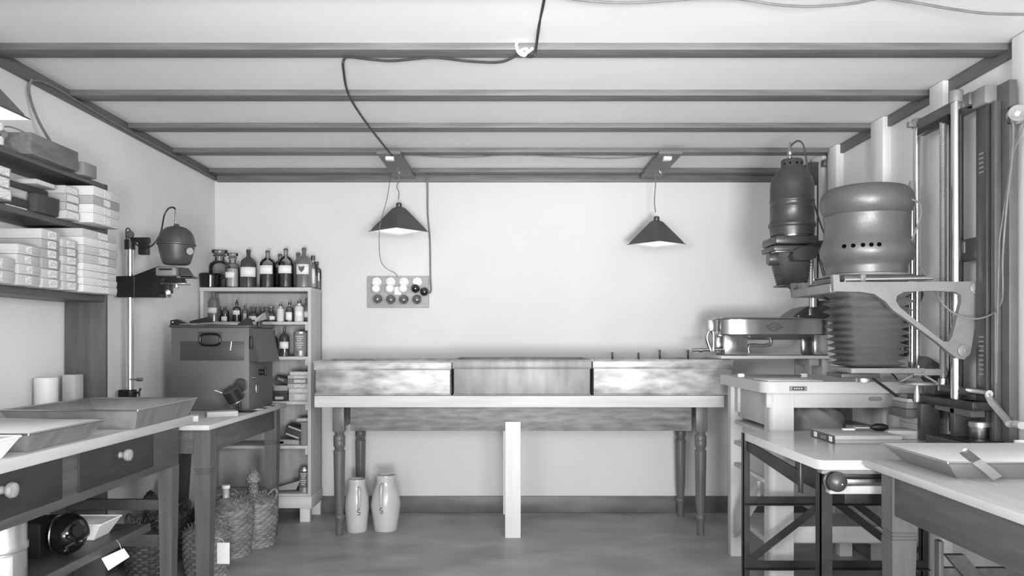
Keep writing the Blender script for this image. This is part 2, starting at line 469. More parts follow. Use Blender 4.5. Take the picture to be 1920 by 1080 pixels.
# stoneware jugs
def jug(x, y, hgt, prof, label, rz, digit):
    t = thing('stoneware_jug', label, 'jug', (x, y, 0), rz, 'stoneware jugs under the long table')
    inner = [(max(r - .01, .01), h) for r, h in prof[::-1] if h > .02]
    MB(True).lathe(prof + inner + [(0, .02)], n=40).build('body', 'jug', t)
    hr = [(-.0, -prof[5][0] - .004, hgt * .86), (0, -prof[5][0] - .03, hgt * .84), (0, -prof[4][0] - .024, hgt * .68), (0, -prof[3][0] - .008, hgt * .52), (0, -prof[3][0] + .008, hgt * .48)]
    MB(True).tube(hr, .0095, 10, smooth=6).build('handle', 'jug', t)
    y0 = -prof[3][0] - .0015; z = hgt * .40; s = .0085
    m = MB(True)
    for a, b in (((s, 2 * s), (-s, 2 * s)), ((-s, 2 * s), (-s, .3 * s)), ((-s, .3 * s), (s * .6, .3 * s)), ((s * .6, .3 * s), (s, -.8 * s)), ((s, -.8 * s), (s * .3, -1.7 * s)), ((s * .3, -1.7 * s), (-s, -1.6 * s))):
        m.tube([(a[0], y0, z + a[1]), (b[0], y0, z + b[1])], .0021, 6)
    m.build('number_mark', 'ink', t)
    return t


jug(-.975, 4.83, .325, [(.060, 0), (.064, .006), (.066, .05), (.075, .15), (.071, .21), (.058, .26), (.052, .295), (.056, .318), (.055, .325)],
    'shorter cream stoneware jug beside the left table leg', .35, 5)
jug(-.80, 4.86, .345, [(.070, 0), (.074, .006), (.078, .05), (.094, .16), (.080, .24), (.064, .28), (.058, .31), (.064, .337), (.063, .345)],
    'taller, fatter cream stoneware jug standing right of the other', -.12, 5)

# ================================================================ LAMPS
def lamp(x, y, zb, half, rz, label, cord_top, cord_pts, glow=True):
    """half = half side of the square rim"""
    t = thing('pendant_lamp', label, 'lamp', (x, y, zb), rz, 'pyramid pendant lamps')
    H = half * 1.15; tw = half * .24
    def shell(o, flare):
        return [((-half - o) * 1, (-half - o), 0)]
    m = MB(True)
    rings = [(half + .014, -.004), (half, .004), (half, .008), (tw, H), (tw * .6, H + .008)]
    def sq(r, z): return [Vector((-r, -r, z)), Vector((r, -r, z)), Vector((r, r, z)), Vector((-r, r, z))]
    R = [[m.bm.verts.new(p) for p in sq(*q)] for q in rings]
    for a, b in zip(R, R[1:]):
        for k in range(4): m.bm.faces.new((a[k], a[(k + 1) % 4], b[(k + 1) % 4], b[k]))
    m.bm.faces.new(R[-1])
    m.build('shade', 'lampgrey', t, ang=20)
    m = MB(True)
    R = [[m.bm.verts.new(p) for p in sq(*q)] for q in ((half + .010, -.006), (half - .003, .0015), (tw - .002, H - .004))]
    for a, b in zip(R, R[1:]):
        for k in range(4): m.bm.faces.new((a[k], a[(k + 1) % 4], b[(k + 1) % 4], b[k]))
    m.bm.faces.new(R[-1])
    m.build('shade_lining', 'lampwhite', t, ang=20)
    MB(True).lathe([(.017, H), (.019, H + .006), (.019, H + .03), (.012, H + .036)], n=16).build('socket_cap', 'hammer_d', t)
    MB(True).lathe([(.012, H - .01), (.014, H - .03), (.027, H - .065), (.028, H - .08), (.02, H - .098), (0, H - .105)], n=20).build('bulb', 'glow', t)
    m = MB()
    m.tube(cord_pts, .0035, 6, smooth=5)
    if rz:
        ob = m; Rz = Matrix.Translation((x, y, zb)) @ Matrix.Rotation(-rz, 4, 'Z') @ Matrix.Translation((-x, -y, -zb))
        bmesh.ops.transform(m.bm, matrix=Rz, verts=m.bm.verts)
    m.build('cord', 'cord', t)
    return t


LD = 4.95
z1 = P(0, 433, LD).z; x1 = P(748, 0, LD).x
lamp(x1, LD, z1, .125, math.radians(48), 'dark pyramid pendant lamp hanging above the lamp socket board', None,
     [P(747, 374, LD), P(748, 360, LD), P(744, 350, LD), P(748, 338, LD), P(747, 320, LD)])
z2 = P(0, 457, LD).z; x2 = P(1231, 0, LD).x
lamp(x2, LD, z2, .121, math.radians(40), 'dark pyramid pendant lamp hanging over the right-hand tank', None,
     [P(1229, 398, LD), P(1227, 378, LD), P(1229, 345, LD), P(1229, 322, LD)])
lamp(-1.60, 2.157, 1.86, .145, 0.0, 'large pyramid pendant lamp close by above the top left shelf', None,
     [(-1.60, 2.157, 2.03), (-1.60, 2.157, 2.347)])

# boards under the beams carrying the lamps, with hooks
def board_plate(x, skew, label):
    t = thing('ceiling_plate', label, 'plate', (x, 4.93, 2.29))
    m = MB()
    m.hexa([(x - .07 - skew, 4.60, ZC - .048), (x + .07 - skew, 4.60, ZC - .048), (x + .07 + skew, 5.30, ZC - .048), (x - .07 + skew, 5.30, ZC - .048),
            (x - .07 - skew, 4.60, ZC - .0275), (x + .07 - skew, 4.60, ZC - .0275), (x + .07 + skew, 5.30, ZC - .0275), (x - .07 + skew, 5.30, ZC - .0275)])
    m.build('plate_board', 'beam', t)
    MB().tube([(x + skew * .2, LD, ZC - .045), (x + skew * .2, LD, ZC - .075), (x + skew * .2 + .012, LD, ZC - .085), (x + skew * .2 + .012, LD, ZC - .07)], .004, 8, smooth=4).build('hook', 'steel', t)
    MB().box((x - .03 - skew, 4.66, ZC - .068), (x + .02 - skew, 4.71, ZC - .047), .004).build('junction_block', 'porc', t)
    return t


board_plate(x1 - .01, -.0, 'stained board across two beams above the left pendant lamp')
board_plate(x2 + .02, -.0, 'stained board across two beams above the right pendant lamp')

# ================================================================ CEILING CABLES
def cable(pts, r, mat, label, name='cable', sm=8):
    return tag(MB().tube(pts, r, 7, smooth=sm).build(name, mat), label, 'cable')


c1 = [P(1022, -40, 2.56), P(1020, 0, 2.62), P(1012, 40, 2.8), P(1005, 90, 2.98), P(1002, 104, 3.0), P(990, 106, 3.02), P(978, 100, 3.03),
      P(940, 116, 3.05), P(880, 115, 3.05), P(812, 108, 3.05), P(740, 114, 3.05), P(700, 112, 3.05), P(655, 107, 3.05), P(645, 112, 3.06), P(644, 130, 3.12),
      P(655, 180, 3.5), P(690, 235, 4.0), P(735, 292, 4.62)]
cable(c1, .0055, 'cord_d', 'dark cable running under the front beam and on to the left lamp board')
tag(MB().tube([P(1000, 90, 2.99), P(985, 100, 3.0), P(975, 96, 3.0), P(988, 92, 3.0), P(984, 104, 3.0), P(972, 98, 3.0), P(968, 82, 2.99), P(972, 78, 2.98)], .006, 7, smooth=5)
    .build('string_knot', 'paper'), 'white string knot tying the cable to the front beam', 'string')
cable([P(1040, -14, 2.56), P(1075, -2, 2.54), P(1180, 5, 2.54), P(1310, -3, 2.54), P(1390, -2, 2.54), P(1450, 8, 2.54), P(1520, 12, 2.54), P(1600, 6, 2.54), P(1650, -3, 2.54), P(1700, 2, 2.54), P(1780, 16, 2.54), P(1850, 25, 2.54), P(1935, 27, 2.54)],
      .0045, 'cord', 'grey cable hung in loops from the nearest ceiling beam')
cable([P(770, 291, 4.72), P(860, 295, 4.72), P(960, 291, 4.72), P(1060, 294, 4.72), P(1150, 297, 4.72), P(1235, 291, 4.72), P(1330, 288, 4.72), P(1400, 291, 4.72), P(1470, 287, 4.72), P(1530, 288, 4.72)], .004, 'cord', 'thin cable strung between the two lamp boards')
cl = []
for x, y in ((58, 152), (75, 152), (105, 165), (140, 186), (200, 222), (260, 256), (330, 294), (400, 333)):
    cl.append(P(x, y, -(XL + .028) * F / (CX - x)))
cable(cl, .005, 'cord', 'grey cable fastened along the left ceiling moulding')
cable([P(60, 148, 3.24), P(54, 165, 3.24), P(58, 190, 3.24), P(70, 222, 3.24), P(82, 245, 3.23), P(93, 263, 3.21)], .006, 'cord', 'grey cable hanging from the moulding down to the wooden box')
cable([P(733, 322, 5.0), P(726, 370, 4.8), P(714, 415, 4.72), P(711, 440, 4.72), P(713, 485, 4.9), P(724, 503, 5.1), P(740, 512, 5.28), P(746, 519, 5.31)], .0022, 'cord', 'thin wire drooping in front of the left lamp down to the socket board')
cable([P(764, 318, 5.1), P(795, 326, 5.25), P(801, 340, 5.31), P(802, 400, 5.33), P(806, 450, 5.335), P(807, 520, 5.335), P(808, 545, 5.325), P(802, 550, 5.30)], .006, 'cord', 'thick grey cable falling down the wall to the right edge of the socket board')

# ================================================================ SOCKET BOARD
t = thing('socket_board', 'wall board with rows of bulb sockets between the bottle cupboard and the tanks', 'board', P(746, 577, 5.34))
a = P(689, 577, 5.34); b = P(804, 518, 5.34)
MB().box((a.x, 5.325, a.z), (b.x, 5.354, b.z), .004).build('backing', 'board', t)
for px in (707, 733, 758, 783):
    c = P(px, 528, 5.32)
    MB().lathe([(.030, 0), (.034, .004), (.034, .02), (.022, .03), (.022, .05), (.017, .052)], c, 8, axis=(0, -1, -.3)).build('lamp_holder', 'porc', t)
for i, px in enumerate((708, 733, 757, 783)):
    c = P(px, 562, 5.325)
    MB().lathe([(.016, 0), (.016, .012), (.0, .013)], c, 16, axis=(0, -1, 0)).build('lamp_holder', 'hammer', t)
for i, (px, py, mt, lb) in enumerate(((705, 541, 'bulb', 'white frosted bulb, leftmost in the top row of the socket board'), (731, 541, 'bulb', 'white frosted bulb, second in the top row of the socket board'),
                                       (756, 541, 'bulb', 'white frosted bulb beside the square note on the socket board'), (779, 541, 'bulb_dark', 'black bulb under the rightmost porcelain holder'),
                                       (796, 547, 'bulb_dark', 'dark bulb at the right edge of the socket board'),
                                       (708, 561, 'bulb_amber', 'tinted bulb, leftmost in the bottom row of the socket board'), (733, 562, 'bulb_amber', 'tinted bulb, second from left in the bottom row'),
                                       (757, 562, 'bulb_amber', 'tinted bulb, third from left in the bottom row'), (782, 562, 'bulb_amber', 'tinted bulb, rightmost in the bottom row of the socket board'))):
    c = P(px, py, 5.26)
    t2 = thing('light_bulb', lb, 'bulb', c, 0, 'bulbs on the socket board')
    r = .030 if i < 5 else .032
    MB(True).sphere((0, 0, 0), r).build('globe', mt, t2)
    if i < 4: MB(True).cyl((0, .024, .006), (0, .05, .022), .014, .013, 16).build('screw_base', 'steel', t2)
    else: MB(True).cyl((0, .024, 0), (0, .065, 0), .014, .013, 16).build('screw_base', 'steel', t2)
a = P(746, 545, 5.315)
tag(MB().box((a.x - .026, 5.312, a.z - .03), (a.x + .026, 5.324, a.z + .028), .008).build('paper_note', 'paper'), 'small white square note between the rows of bulbs', 'note')

# ================================================================ BOTTLE CUPBOARD
CX0, CX1, CY0, CY1 = -2.045, -1.320, 5.05, 5.335
t = thing('bottle_cupboard', 'tall pale open cupboard crowded with bottles in the left back corner', 'cupboard', (-1.68, 5.19, 0))
MB().box((CX0, CY0, .085), (CX0 + .022, CY1, 1.527), .002).build('side_panel', 'cab', t)
MB().box((CX1 - .022, CY0, .085), (CX1, CY1, 1.527), .002).build('side_panel', 'cab', t)
MB().box((CX0, CY1 - .012, .10), (CX1, CY1, 1.52)).build('back_panel', 'cab_in', t)
SHZ = [.185, .500, .790, 1.083, 1.311]
MB().box((CX0 - .003, CY0 - .005, 1.510), (CX1 + .003, CY1, 1.535), .002).build('top_board', 'cab', t)
for z in SHZ:
    MB().box((CX0 + .022, CY0 + .004, z - .02), (CX1 - .022, CY1 - .012, z), .002).build('shelf', 'cab', t)
    MB().box((CX1 - .040, CY0 + .006, z - .058), (CX1 - .022, CY1 - .02, z - .0205), .001).build('cleat', 'cab', t)
    MB().box((CX0 + .022, CY0 + .006, z - .058), (CX0 + .040, CY1 - .02, z - .0205), .001).build('cleat', 'cab', t)
MB().box((CX0, CY0 - .012, .095), (CX1 + .004, CY0, .172), .002).build('plinth', 'pine', t)
MB().box((CX1, CY0 - .012, .095), (CX1 + .006, CY1, .172), .002).build('plinth', 'pine', t)
for x, y in ((CX0 + .03, CY0 + .01), (CX1 - .075, CY0 + .01), (CX0 + .03, CY1 - .06), (CX1 - .06, CY1 - .06)):
    MB().box((x, y, 0), (x + .065, y + .045, .095), .002).build('foot', 'pine_z', t)


def bottle(px, d, z0, hpx, wpx, kind, mat, label, lab=None, liq=None, grp='bottles on the cupboard'):
    """kind: narrow, wide (ground stopper), jar, vial ; sizes as seen at distance d"""
    s = F / d; h = hpx / s; r = wpx / 2 / s; x = (px - CX) / s
    nm = {'narrow': 'bottle', 'wide': 'stoppered_bottle', 'jar': 'stoppered_jar', 'vial': 'bottle', 'drop': 'dropper_bottle'}[kind]
    t = thing(nm, label, 'bottle', (x, d, z0), random.uniform(-.2, .2), grp)
    if kind == 'narrow':
        prof = [(r * .9, 0), (r, h * .02), (r, h * .62), (r * .93, h * .69), (r * .72, h * .755), (r * .36, h * .80), (r * .27, h * .83), (r * .26, h * .93), (r * .32, h * .94), (r * .32, h * .965)]
        cap = [(r * .24, h * .965), (r * .26, h * .97), (r * .26, h), (r * .2, h * 1.003)]
    elif kind == 'wide':
        prof = [(r * .92, 0), (r, h * .02), (r, h * .58), (r * .9, h * .66), (r * .6, h * .715), (r * .45, h * .74), (r * .43, h * .84), (r * .62, h * .85), (r * .62, h * .87)]
        cap = [(r * .38, h * .87), (r * .42, h * .9), (r * .72, h * .93), (r * .76, h * .97), (r * .74, h), (r * .3, h * 1.003)]
    elif kind == 'jar':
        prof = [(r * .92, 0), (r, h * .03), (r, h * .50), (r * .85, h * .60), (r * .58, h * .65), (r * .55, h * .72), (r * .72, h * .735), (r * .72, h * .76)]
        cap = [(r * .5, h * .76), (r * .58, h * .85), (r * .82, h * .9), (r * .85, h * .98), (r * .4, h)]
    elif kind == 'drop':
        prof = [(r * .9, 0), (r, h * .03), (r, h * .55), (r * .8, h * .64), (r * .35, h * .69), (r * .32, h * .76)]
        cap = [(r * .4, h * .76), (r * .45, h * .8), (r * .38, h * .88), (r * .15, h * .92), (r * .22, h * .97), (r * .1, h)]
    else:
        prof = [(r * .92, 0), (r, h * .02), (r, h * .66), (r * .85, h * .74), (r * .4, h * .79), (r * .36, h * .88)]
        cap = [(r * .40, h * .88), (r * .42, h * .9), (r * .42, h), (r * .3, h * 1.003)]
    solid = mat not in ('glass', 'glass_grey')
    w = .0022
    if not solid:
        MB(True).lathe([(0, 0)] + prof + [(prof[-1][0] * .8, prof[-1][1])], n=28).build('glass_body', mat, t)
        if liq:
            lv = liq[1] * h
            p2 = [(0, h * .032)] + [(max(rr - w - .0006, .002), max(hh, h * .033)) for rr, hh in prof if hh < lv]
            MB(True).lathe(p2 + [(p2[-1][0], lv), (0, lv)], n=28).build('contents', liq[0], t)
    else:
        MB(True).lathe(prof, n=28).build('glass_body', mat, t)
    MB(True).lathe(cap, n=20).build('stopper', 'hammer_d' if kind in ('narrow', 'drop', 'vial') else ('brown_l' if solid else 'glass_grey'), t)
    if lab:
        zl, zh, wang = lab[0] * h, lab[1] * h, lab[2]
        m = MB(True); n = 10; rr = r + .0007
        gr = []
        for zz in (zl, zh):
            gr.append([Vector((rr * math.sin(wang * (2 * i / n - 1)), -rr * math.cos(wang * (2 * i / n - 1)), zz)) for i in range(n + 1)])
        m.sheet(gr); m.build('label', 'paper', t, thick=.0004)
        if len(lab) > 3:
            m = MB(True)
            zc = (zl + zh) / 2; q = (zh - zl) * .32; y = -rr - .0012
            m.prism([(-q, zc + q), (-q * .2, zc + q * .7), (q, zc + q), (q * .8, zc - q * .2), (0, zc - q), (-q * .8, zc - q * .2)], 1, y - .0012, y + .001)
            m.build('label_emblem', 'card_d', t)
    return t


GT = 'bottles on top of the cupboard'; ZT = 1.536
bottle(412, 5.26, ZT, 73, 38, 'wide', 'glass_grey', 'tallest clear glass bottle with flat stopper behind the dark pot', None, None, GT)
bottle(436, 5.13, ZT, 65, 27, 'wide', 'glass', 'clear stoppered bottle with a narrow white label right of the pot', (.28, .45, .75), ('liquid_l', .55), GT)
bottle(466, 5.12, ZT, 72, 29, 'narrow', 'brown', 'dark bottle with a wide band label, third from the left on top', (.28, .53, 1.4), None, GT)
bottle(502, 5.12, ZT, 70, 29, 'narrow', 'glass_grey', 'half-filled bottle, its upper half pale, with white label', (.36, .59, 1.1), ('liquid', .36), GT)
bottle(536, 5.13, ZT, 74, 28, 'narrow', 'glass_grey', 'half-filled bottle left of the one with the emblem label', (.36, .56, 1.1), ('liquid', .5), GT)
bottle(570, 5.12, ZT, 75, 29, 'narrow', 'brown_l', 'bottle with a shield emblem on its label, near the right end', (.33, .58, .95, 1), None, GT)
bottle(525, 5.27, ZT, 66, 27, 'narrow', 'glass_grey', 'pale bottle standing behind the half-filled pair', None, ('liquid', .6), GT)
bottle(559, 5.27, ZT, 68, 27, 'narrow', 'brown_l', 'bottle standing behind the emblem bottle, only its neck clear', None, None, GT)
bottle(587, 5.225, ZT, 62, 18, 'vial', 'glass_grey', 'slim bottle with tall pale label behind the emblem bottle', (.15, .6, .8), ('liquid_l', .4), GT)
bottle(594, 5.295, ZT, 52, 17, 'vial', 'glass_grey', 'small bottle at the far right end on top of the cupboard', (.3, .6, .9), ('liquid_l', .4), GT)
# dark pot with lid
t = thing('lidded_pot', 'glossy black lidded pot at the left end of the cupboard top', 'pot', P(397, 0, 5.12) * Vector((1, 1, 0)) if False else Vector(((395 - CX) / F * 5.12, 5.115, ZT)))
MB(True).lathe([(.060, 0), (.066, .004), (.072, .08), (.075, .082), (.074, .086), (0, .086)], n=36).build('body', 'blackgloss', t)
MB(True).lathe([(.070, .0865), (.068, .094), (.04, .100), (.01, .102), (.012, .108), (0, .109)], n=32).build('lid', 'blackgloss', t)
for sx in (-1, 1): MB(True).torus((sx * .078, 0, .072), .012, .004, (0, 1, 0), 16, 6).build('handle', 'blackgloss', t)

G2 = 'bottles on the second cupboard shelf'; Z2 = SHZ[4] + .001
bottle(401, 5.14, Z2, 57, 20, 'narrow', 'brown_l', 'tall slender bottle with white label at the left of the second shelf', (.28, .46, 1.1), None, G2)
bottle(412, 5.22, Z2, 30, 11, 'vial', 'brown', 'small dark vial behind the tall slender bottle', None, None, G2)
bottle(422, 5.13, Z2, 28, 14, 'vial', 'glass_grey', 'tiny bottle with a slanted label beside the slender bottle', (.05, .35, .9), ('liquid', .55), G2)
bottle(444, 5.13, Z2, 41, 15, 'drop', 'glass_grey', 'dropper bottle with a bird-shaped stopper on the second shelf', (.32, .52, 1.0), ('liquid', .4), G2)
bottle(459, 5.14, Z2, 31, 10, 'vial', 'glass', 'thin clear vial left of the three stoppered jars', None, ('powder', .5), G2)
bottle(475, 5.13, Z2, 29, 16, 'jar', 'brown', 'stoppered jar with white label, left one of three', (.12, .36, 1.2), None, G2)
bottle(492, 5.13, Z2, 29, 16, 'jar', 'brown', 'stoppered jar with white label, middle one of three', (.12, .36, 1.2), None, G2)
bottle(508, 5.13, Z2, 29, 16, 'jar', 'brown', 'stoppered jar with white label, right one of three', (.12, .36, 1.2), None, G2)
bottle(526, 5.13, Z2, 33, 13, 'vial', 'powder', 'plain white bottle right of the three stoppered jars', None, None, G2)
bottle(543, 5.13, Z2, 36, 14, 'vial', 'glass', 'clear bottle with slanted pale label and dark cap', (.1, .5, .9), ('liquid_l', .5), G2)
bottle(561, 5.13, Z2, 39, 17, 'vial', 'powder', 'larger white bottle near the right end of the second shelf', (.2, .55, 1.0), None, G2)
bottle(575, 5.20, Z2, 44, 13, 'vial', 'brown_l', 'grey bottle at the very right of the second shelf', (.2, .45, .9), None, G2)
Z3 = SHZ[3] + .001
bottle(533, 5.13, Z3, 53, 18, 'narrow', 'brown', 'black bottle with white label next to the large tin', (.27, .51, 1.2), None, 'things on the middle shelf')
bottle(513, 5.2, Z3, 48, 17, 'narrow', 'brown', 'dark bottle mostly hidden behind the grey dryer box', None, None, 'things on the middle shelf')


def tin(px, d, z0, hpx, wpx, label, mat, lab='card_m'):
    s = F / d; h = hpx / s; r = wpx / 2 / s
    t = thing('tin_can', label, 'tin', ((px - CX) / s, d, z0), 0, 'tin cans')
    MB(True).lathe([(r * .97, 0), (r, .003), (r, h - .004), (r * .98, h), (r * .93, h), (r * .93, h - .006), (0, h - .006)], n=32).build('body', mat, t)
    MB(True).lathe([(r + .0008, h * .22), (r + .0008, h * .92)], n=32).build('label_band', lab, t) if lab else None
    m = MB(True)
    if lab:
        for i in range(6):
            z = h * (.33 + .09 * i); w = r * (.35 + .15 * ((i * 7) % 3))
            gr = [[Vector(((r + .0016) * math.sin(a), -(r + .0016) * math.cos(a), z + dz)) for a in [w / r * (2 * k / 6 - 1) for k in range(7)]] for dz in (0, h * .045)]
            m.sheet(gr)
        m.build('label_print', 'card_w', t, thick=.0004)
    return t


tin(564, 5.13, Z3, 46, 26, 'large tin can with a printed label on the middle cupboard shelf', 'tin', 'card_m')
tin(571, 5.12, SHZ[0] + .001, 44, 21, 'grey tin can standing on the bottom cupboard shelf', 'tin', 'card_d')


# ---------------------------------------------------------------- cartons
def carton(a, b, mat, label, cat='box', labels=None, group=None, name='cardboard_box', face='x', rz=0.0, lid=True, labmat='lab'):
    """box between corners a and b; labels: list of (u0,u1,v0,v1) on the face turned to the room (x) or the camera (y)"""
    a = Vector(a); b = Vector(b); c = (a + b) / 2; h = b.z - a.z
    t = thing(name, label, cat, (c.x, c.y, a.z), rz, group)
    dx, dy = (b.x - a.x) / 2, (b.y - a.y) / 2
    if lid:
        MB(True).box((-dx + .0015, -dy + .0015, 0), (dx - .0015, dy - .0015, h * .6), .0015).build('tray', mat, t)
        MB(True).box((-dx, -dy, h * .28), (dx, dy, h - .0006), .0015).build('lid', mat, t)
    else:
        MB(True).box((-dx, -dy, 0), (dx, dy, h - .0006), .0015).build('body', mat, t)
    for u0, u1, v0, v1 in (labels or []):
        m = MB(True)
        if face == 'x':
            m.box((dx, -dy + 2 * dy * u0, h * v0), (dx + .0012, -dy + 2 * dy * u1, h * v1))
        elif face == 'y':
            m.box((-dx + 2 * dx * u0, -dy - .0012, h * v0), (-dx + 2 * dx * u1, -dy, h * v1))
        m.build('paper_label', labmat, t)
    return t


# boxes inside the cupboard
z = SHZ[2] + .001
for i, (h, x0, x1, mt, d) in enumerate(((.052, 543, 579, 'card_l', 'bottom carton'), (.030, 543, 579, 'card_w', 'second carton'), (.030, 541, 579, 'card_l', 'third carton'), (.032, 541, 580, 'card_m', 'fourth carton'), (.022, 541, 580, 'card_l', 'fifth carton'), (.024, 545, 579, 'card_w', 'topmost carton'))):
    s = F / 5.10
    carton(((x0 - CX) / s, 5.08, z), ((x1 - CX) / s + .008, 5.25, z + h), mt, d + ' in the tall stack inside the bottle cupboard', labels=[(.3, .8, .2, .8)], face='y', group='cartons in the cupboard', lid=False)
    z += h + .0005
z = SHZ[2] + .001
for h, mt, d in ((.045, 'card_k', 'low black carton with a white label inside the cupboard'), (.02, 'card_k', 'thin black carton between two others in the cupboard'), (.035, 'card_g', 'grey carton under the tilted black one in the cupboard')):
    s = F / 5.10
    carton(((514 - CX) / s, 5.09, z), ((540 - CX) / s, 5.22, z + h), mt, d, labels=[(.1, .7, .2, .6)] if h > .04 else None, face='y', group='cartons in the cupboard', lid=False)
    z += h + .0005
o = carton((-.05, -.05, z), (.05, .05, z + .035), 'card_k', 'black carton lying tilted on top of the short stack', face='y', labels=[(.15, .6, .3, .7)], lid=False, labmat='card_m')
o.location = ((530 - CX) / F * 5.12, 5.15, z + .018); o.rotation_euler = (0, .32, 0)
z = SHZ[1] + .001
carton(((565 - CX) / F * 5.1, 5.09, z), ((581 - CX) / F * 5.1, 5.28, z + .15), 'card_m', 'grey carton standing upright on the fifth cupboard shelf', face='y', lid=False)
carton(((556 - CX) / F * 5.1, 5.10, z + .153), ((581 - CX) / F * 5.1, 5.25, z + .175), 'card_l', 'thin pale carton lying on the upright grey one', face='y', lid=False)
for i, (px, py, ry, w, h, mt, lb) in enumerate(((550, 802, .35, .115, .075, 'card_k', 'black photographic carton leaning against the grey one'), (545, 822, .12, .13, .03, 'card_g', 'flat pale carton under the leaning black one'), (528, 826, .3, .05, .022, 'card_w', 'small white carton at the edge of the fifth shelf'))):
    o = carton((-w / 2, -.06, 0), (w / 2, .06, h), mt, lb, face='y', labels=[(.1, .9, .12, .25), (.1, .9, .8, .92)] if i == 0 else None, lid=False, labmat='card_l')
    q = P(px, py, 5.14); o.location = (q.x, 5.16, max(z + .5 * w * math.sin(ry) * .9, z)); o.rotation_euler = (0, ry * (1 if i == 0 else .3), 0)
    if i: o.location.z = z + .5 * w * math.sin(ry * .3)
    else: o.location.z = z + .045
# flat card on the bottom shelf
m = MB().hexa([P(505, 920, 5.08) + Vector((0, 0, 0)), P(555, 918, 5.08), P(558, 912, 5.3), P(505, 915, 5.3), P(505, 918, 5.08), P(563, 901, 5.08), P(563, 899, 5.3), P(505, 912, 5.3)])
tag(m.build('cardboard_sheet', 'card_g'), 'sloping sheet of card lying on the bottom cupboard shelf', 'card')

# ================================================================ LEFT SHELVES
t = thing('wall_shelving', 'dark stained shelving on the left wall loaded with cardboard boxes', 'shelves', (-1.96, 2.6, 0))
SX = -1.862
Z_A, Z_B, Z_C = 1.903, 1.693, 1.396
for z, th in ((Z_A, .022), (Z_B, .024), (Z_C, .030)):
    MB().box((XL + .017, 1.2, z - th), (SX, 3.528, z), .002).build('shelf_board', 'shelf_dark', t)
MB().box((XL + .017, 3.529, 0), (SX, 3.553, 1.905), .002).build('end_panel', 'dark_z', t)

G3 = 'cartons on the lowest wall shelf'
XF = -1.80


def stack(y0, y1, xb, xf, zs, hs, mats, where, group, labs, jit=.004, skip=()):
    z = zs
    n = len(hs)
    names = ['bottom one', 'second up', 'third up', 'fourth up', 'fifth up', 'sixth up', 'seventh up', 'eighth up']
    for i, h in enumerate(hs):
        j = random.uniform(-jit, jit)
        nm = 'topmost' if i == n - 1 else names[i]
        adj = {'card_w': 'white', 'card_l': 'pale', 'card_g': 'light grey', 'card_m': 'grey', 'card_d': 'dark grey', 'card_k': 'black'}[mats[i]]
        carton((xb + j, y0 + abs(j) * .3, z), (xf + j, y1 - abs(j) * .3, z + h), mats[i], adj + ' box, ' + nm + ' in the ' + where, labels=labs[i] if isinstance(labs[0], (list, type(None))) else labs, group=group)
        z += h + .0006
    return z


L1 = [(.28, .66, .12, .9)]
def h_from(ys, d):
    zz = [CH - (y - CY) / F * d for y in ys]
    return [b - a - .0006 for a, b in zip(zz, zz[1:])]
z0 = Z_C + .0006
stack(2.66, 2.80, -2.03, XF, z0, [.046, .046], ['card_l', 'card_l'], 'low nearest stack on the lowest wall shelf', G3, [(.10, .5, .15, .85)])
stack(2.81, 2.945, -2.03, XF, z0, [.040, .036, .036, .036], ['card_l'] * 4, 'second-nearest stack on the lowest wall shelf', G3, [(.35, .6, .15, .9)])
stack(2.955, 3.075, -2.03, XF, z0, [.037, .036, .040, .036, .036, .038], ['card_l', 'card_l', 'card_g', 'card_g', 'card_g', 'card_l'], 'third, taller stack on the lowest wall shelf', G3, [(.35, .8, .1, .9)])
stack(3.09, 3.20, -2.03, XF, z0, [.034, .034, .033, .034, .033, .033], ['card_l', 'card_l', 'card_l', 'card_l', 'card_g', 'card_l'], 'narrow stack beside the widest, lowest wall shelf', G3, [(.3, .8, .1, .9)])
stack(3.215, 3.49, -2.03, XF + .012, z0, [.030, .030, .030, .030, .036, .036, .034, .034], ['card_w', 'card_w', 'card_w', 'card_w', 'card_l', 'card_l', 'card_w', 'card_l'], 'widest stack at the far end, lowest wall shelf', G3, [(.45, .72, .1, .9)])

G4 = 'cartons on the middle wall shelf'
z0 = Z_B + .0006
stack(2.66, 2.79, -2.03, XF - .01, z0, [.042, .042, .034], ['card_g', 'card_g', 'card_g'], 'nearest grey stack on the middle wall shelf', G4, [(.08, .92, .1, .9)])
carton((-2.03, 2.83, z0), (-1.87, 2.99, z0 + .038), 'card_k', 'small black box pushed back on the middle wall shelf', labels=[(.1, .9, .0, .12)], group=G4)
carton((-2.03, 2.83, z0 + .039), (-1.87, 2.98, z0 + .073), 'card_g', 'grey labelled box between two black ones on the middle wall shelf', labels=[(.1, .9, .15, .85)], group=G4, labmat='card_l')
carton((-2.035, 2.93, z0 + .0745), (-1.90, 3.16, z0 + .108), 'card_k', 'flat black box lying highest on the middle wall shelf', group=G4)
carton((-1.99, 2.998, z0), (-1.845, 3.145, z0 + .072), 'card_k', 'large dark box at the middle of the middle wall shelf', group=G4, lid=True)
carton((-1.99, 3.0, z0 + .109), (-1.85, 3.13, z0 + .128), 'card_l', 'light box on the flat black one on the middle wall shelf', labels=[(.1, .9, .15, .85)], group=G4, lid=False, labmat='card_w')
stack(3.165, 3.265, -2.03, XF - .03, z0, [.034, .034, .034, .032], ['card_l', 'card_g', 'card_g', 'card_l'], 'grey stack right of the dark box, middle shelf', G4, [(.1, .9, .12, .88)])
stack(3.275, 3.50, -2.03, XF + .02, z0, [.042, .036, .036, .040], ['card_w', 'card_w', 'card_g', 'card_w'], 'white stack at the far end, middle shelf', G4, [(.4, .62, .1, .9)])

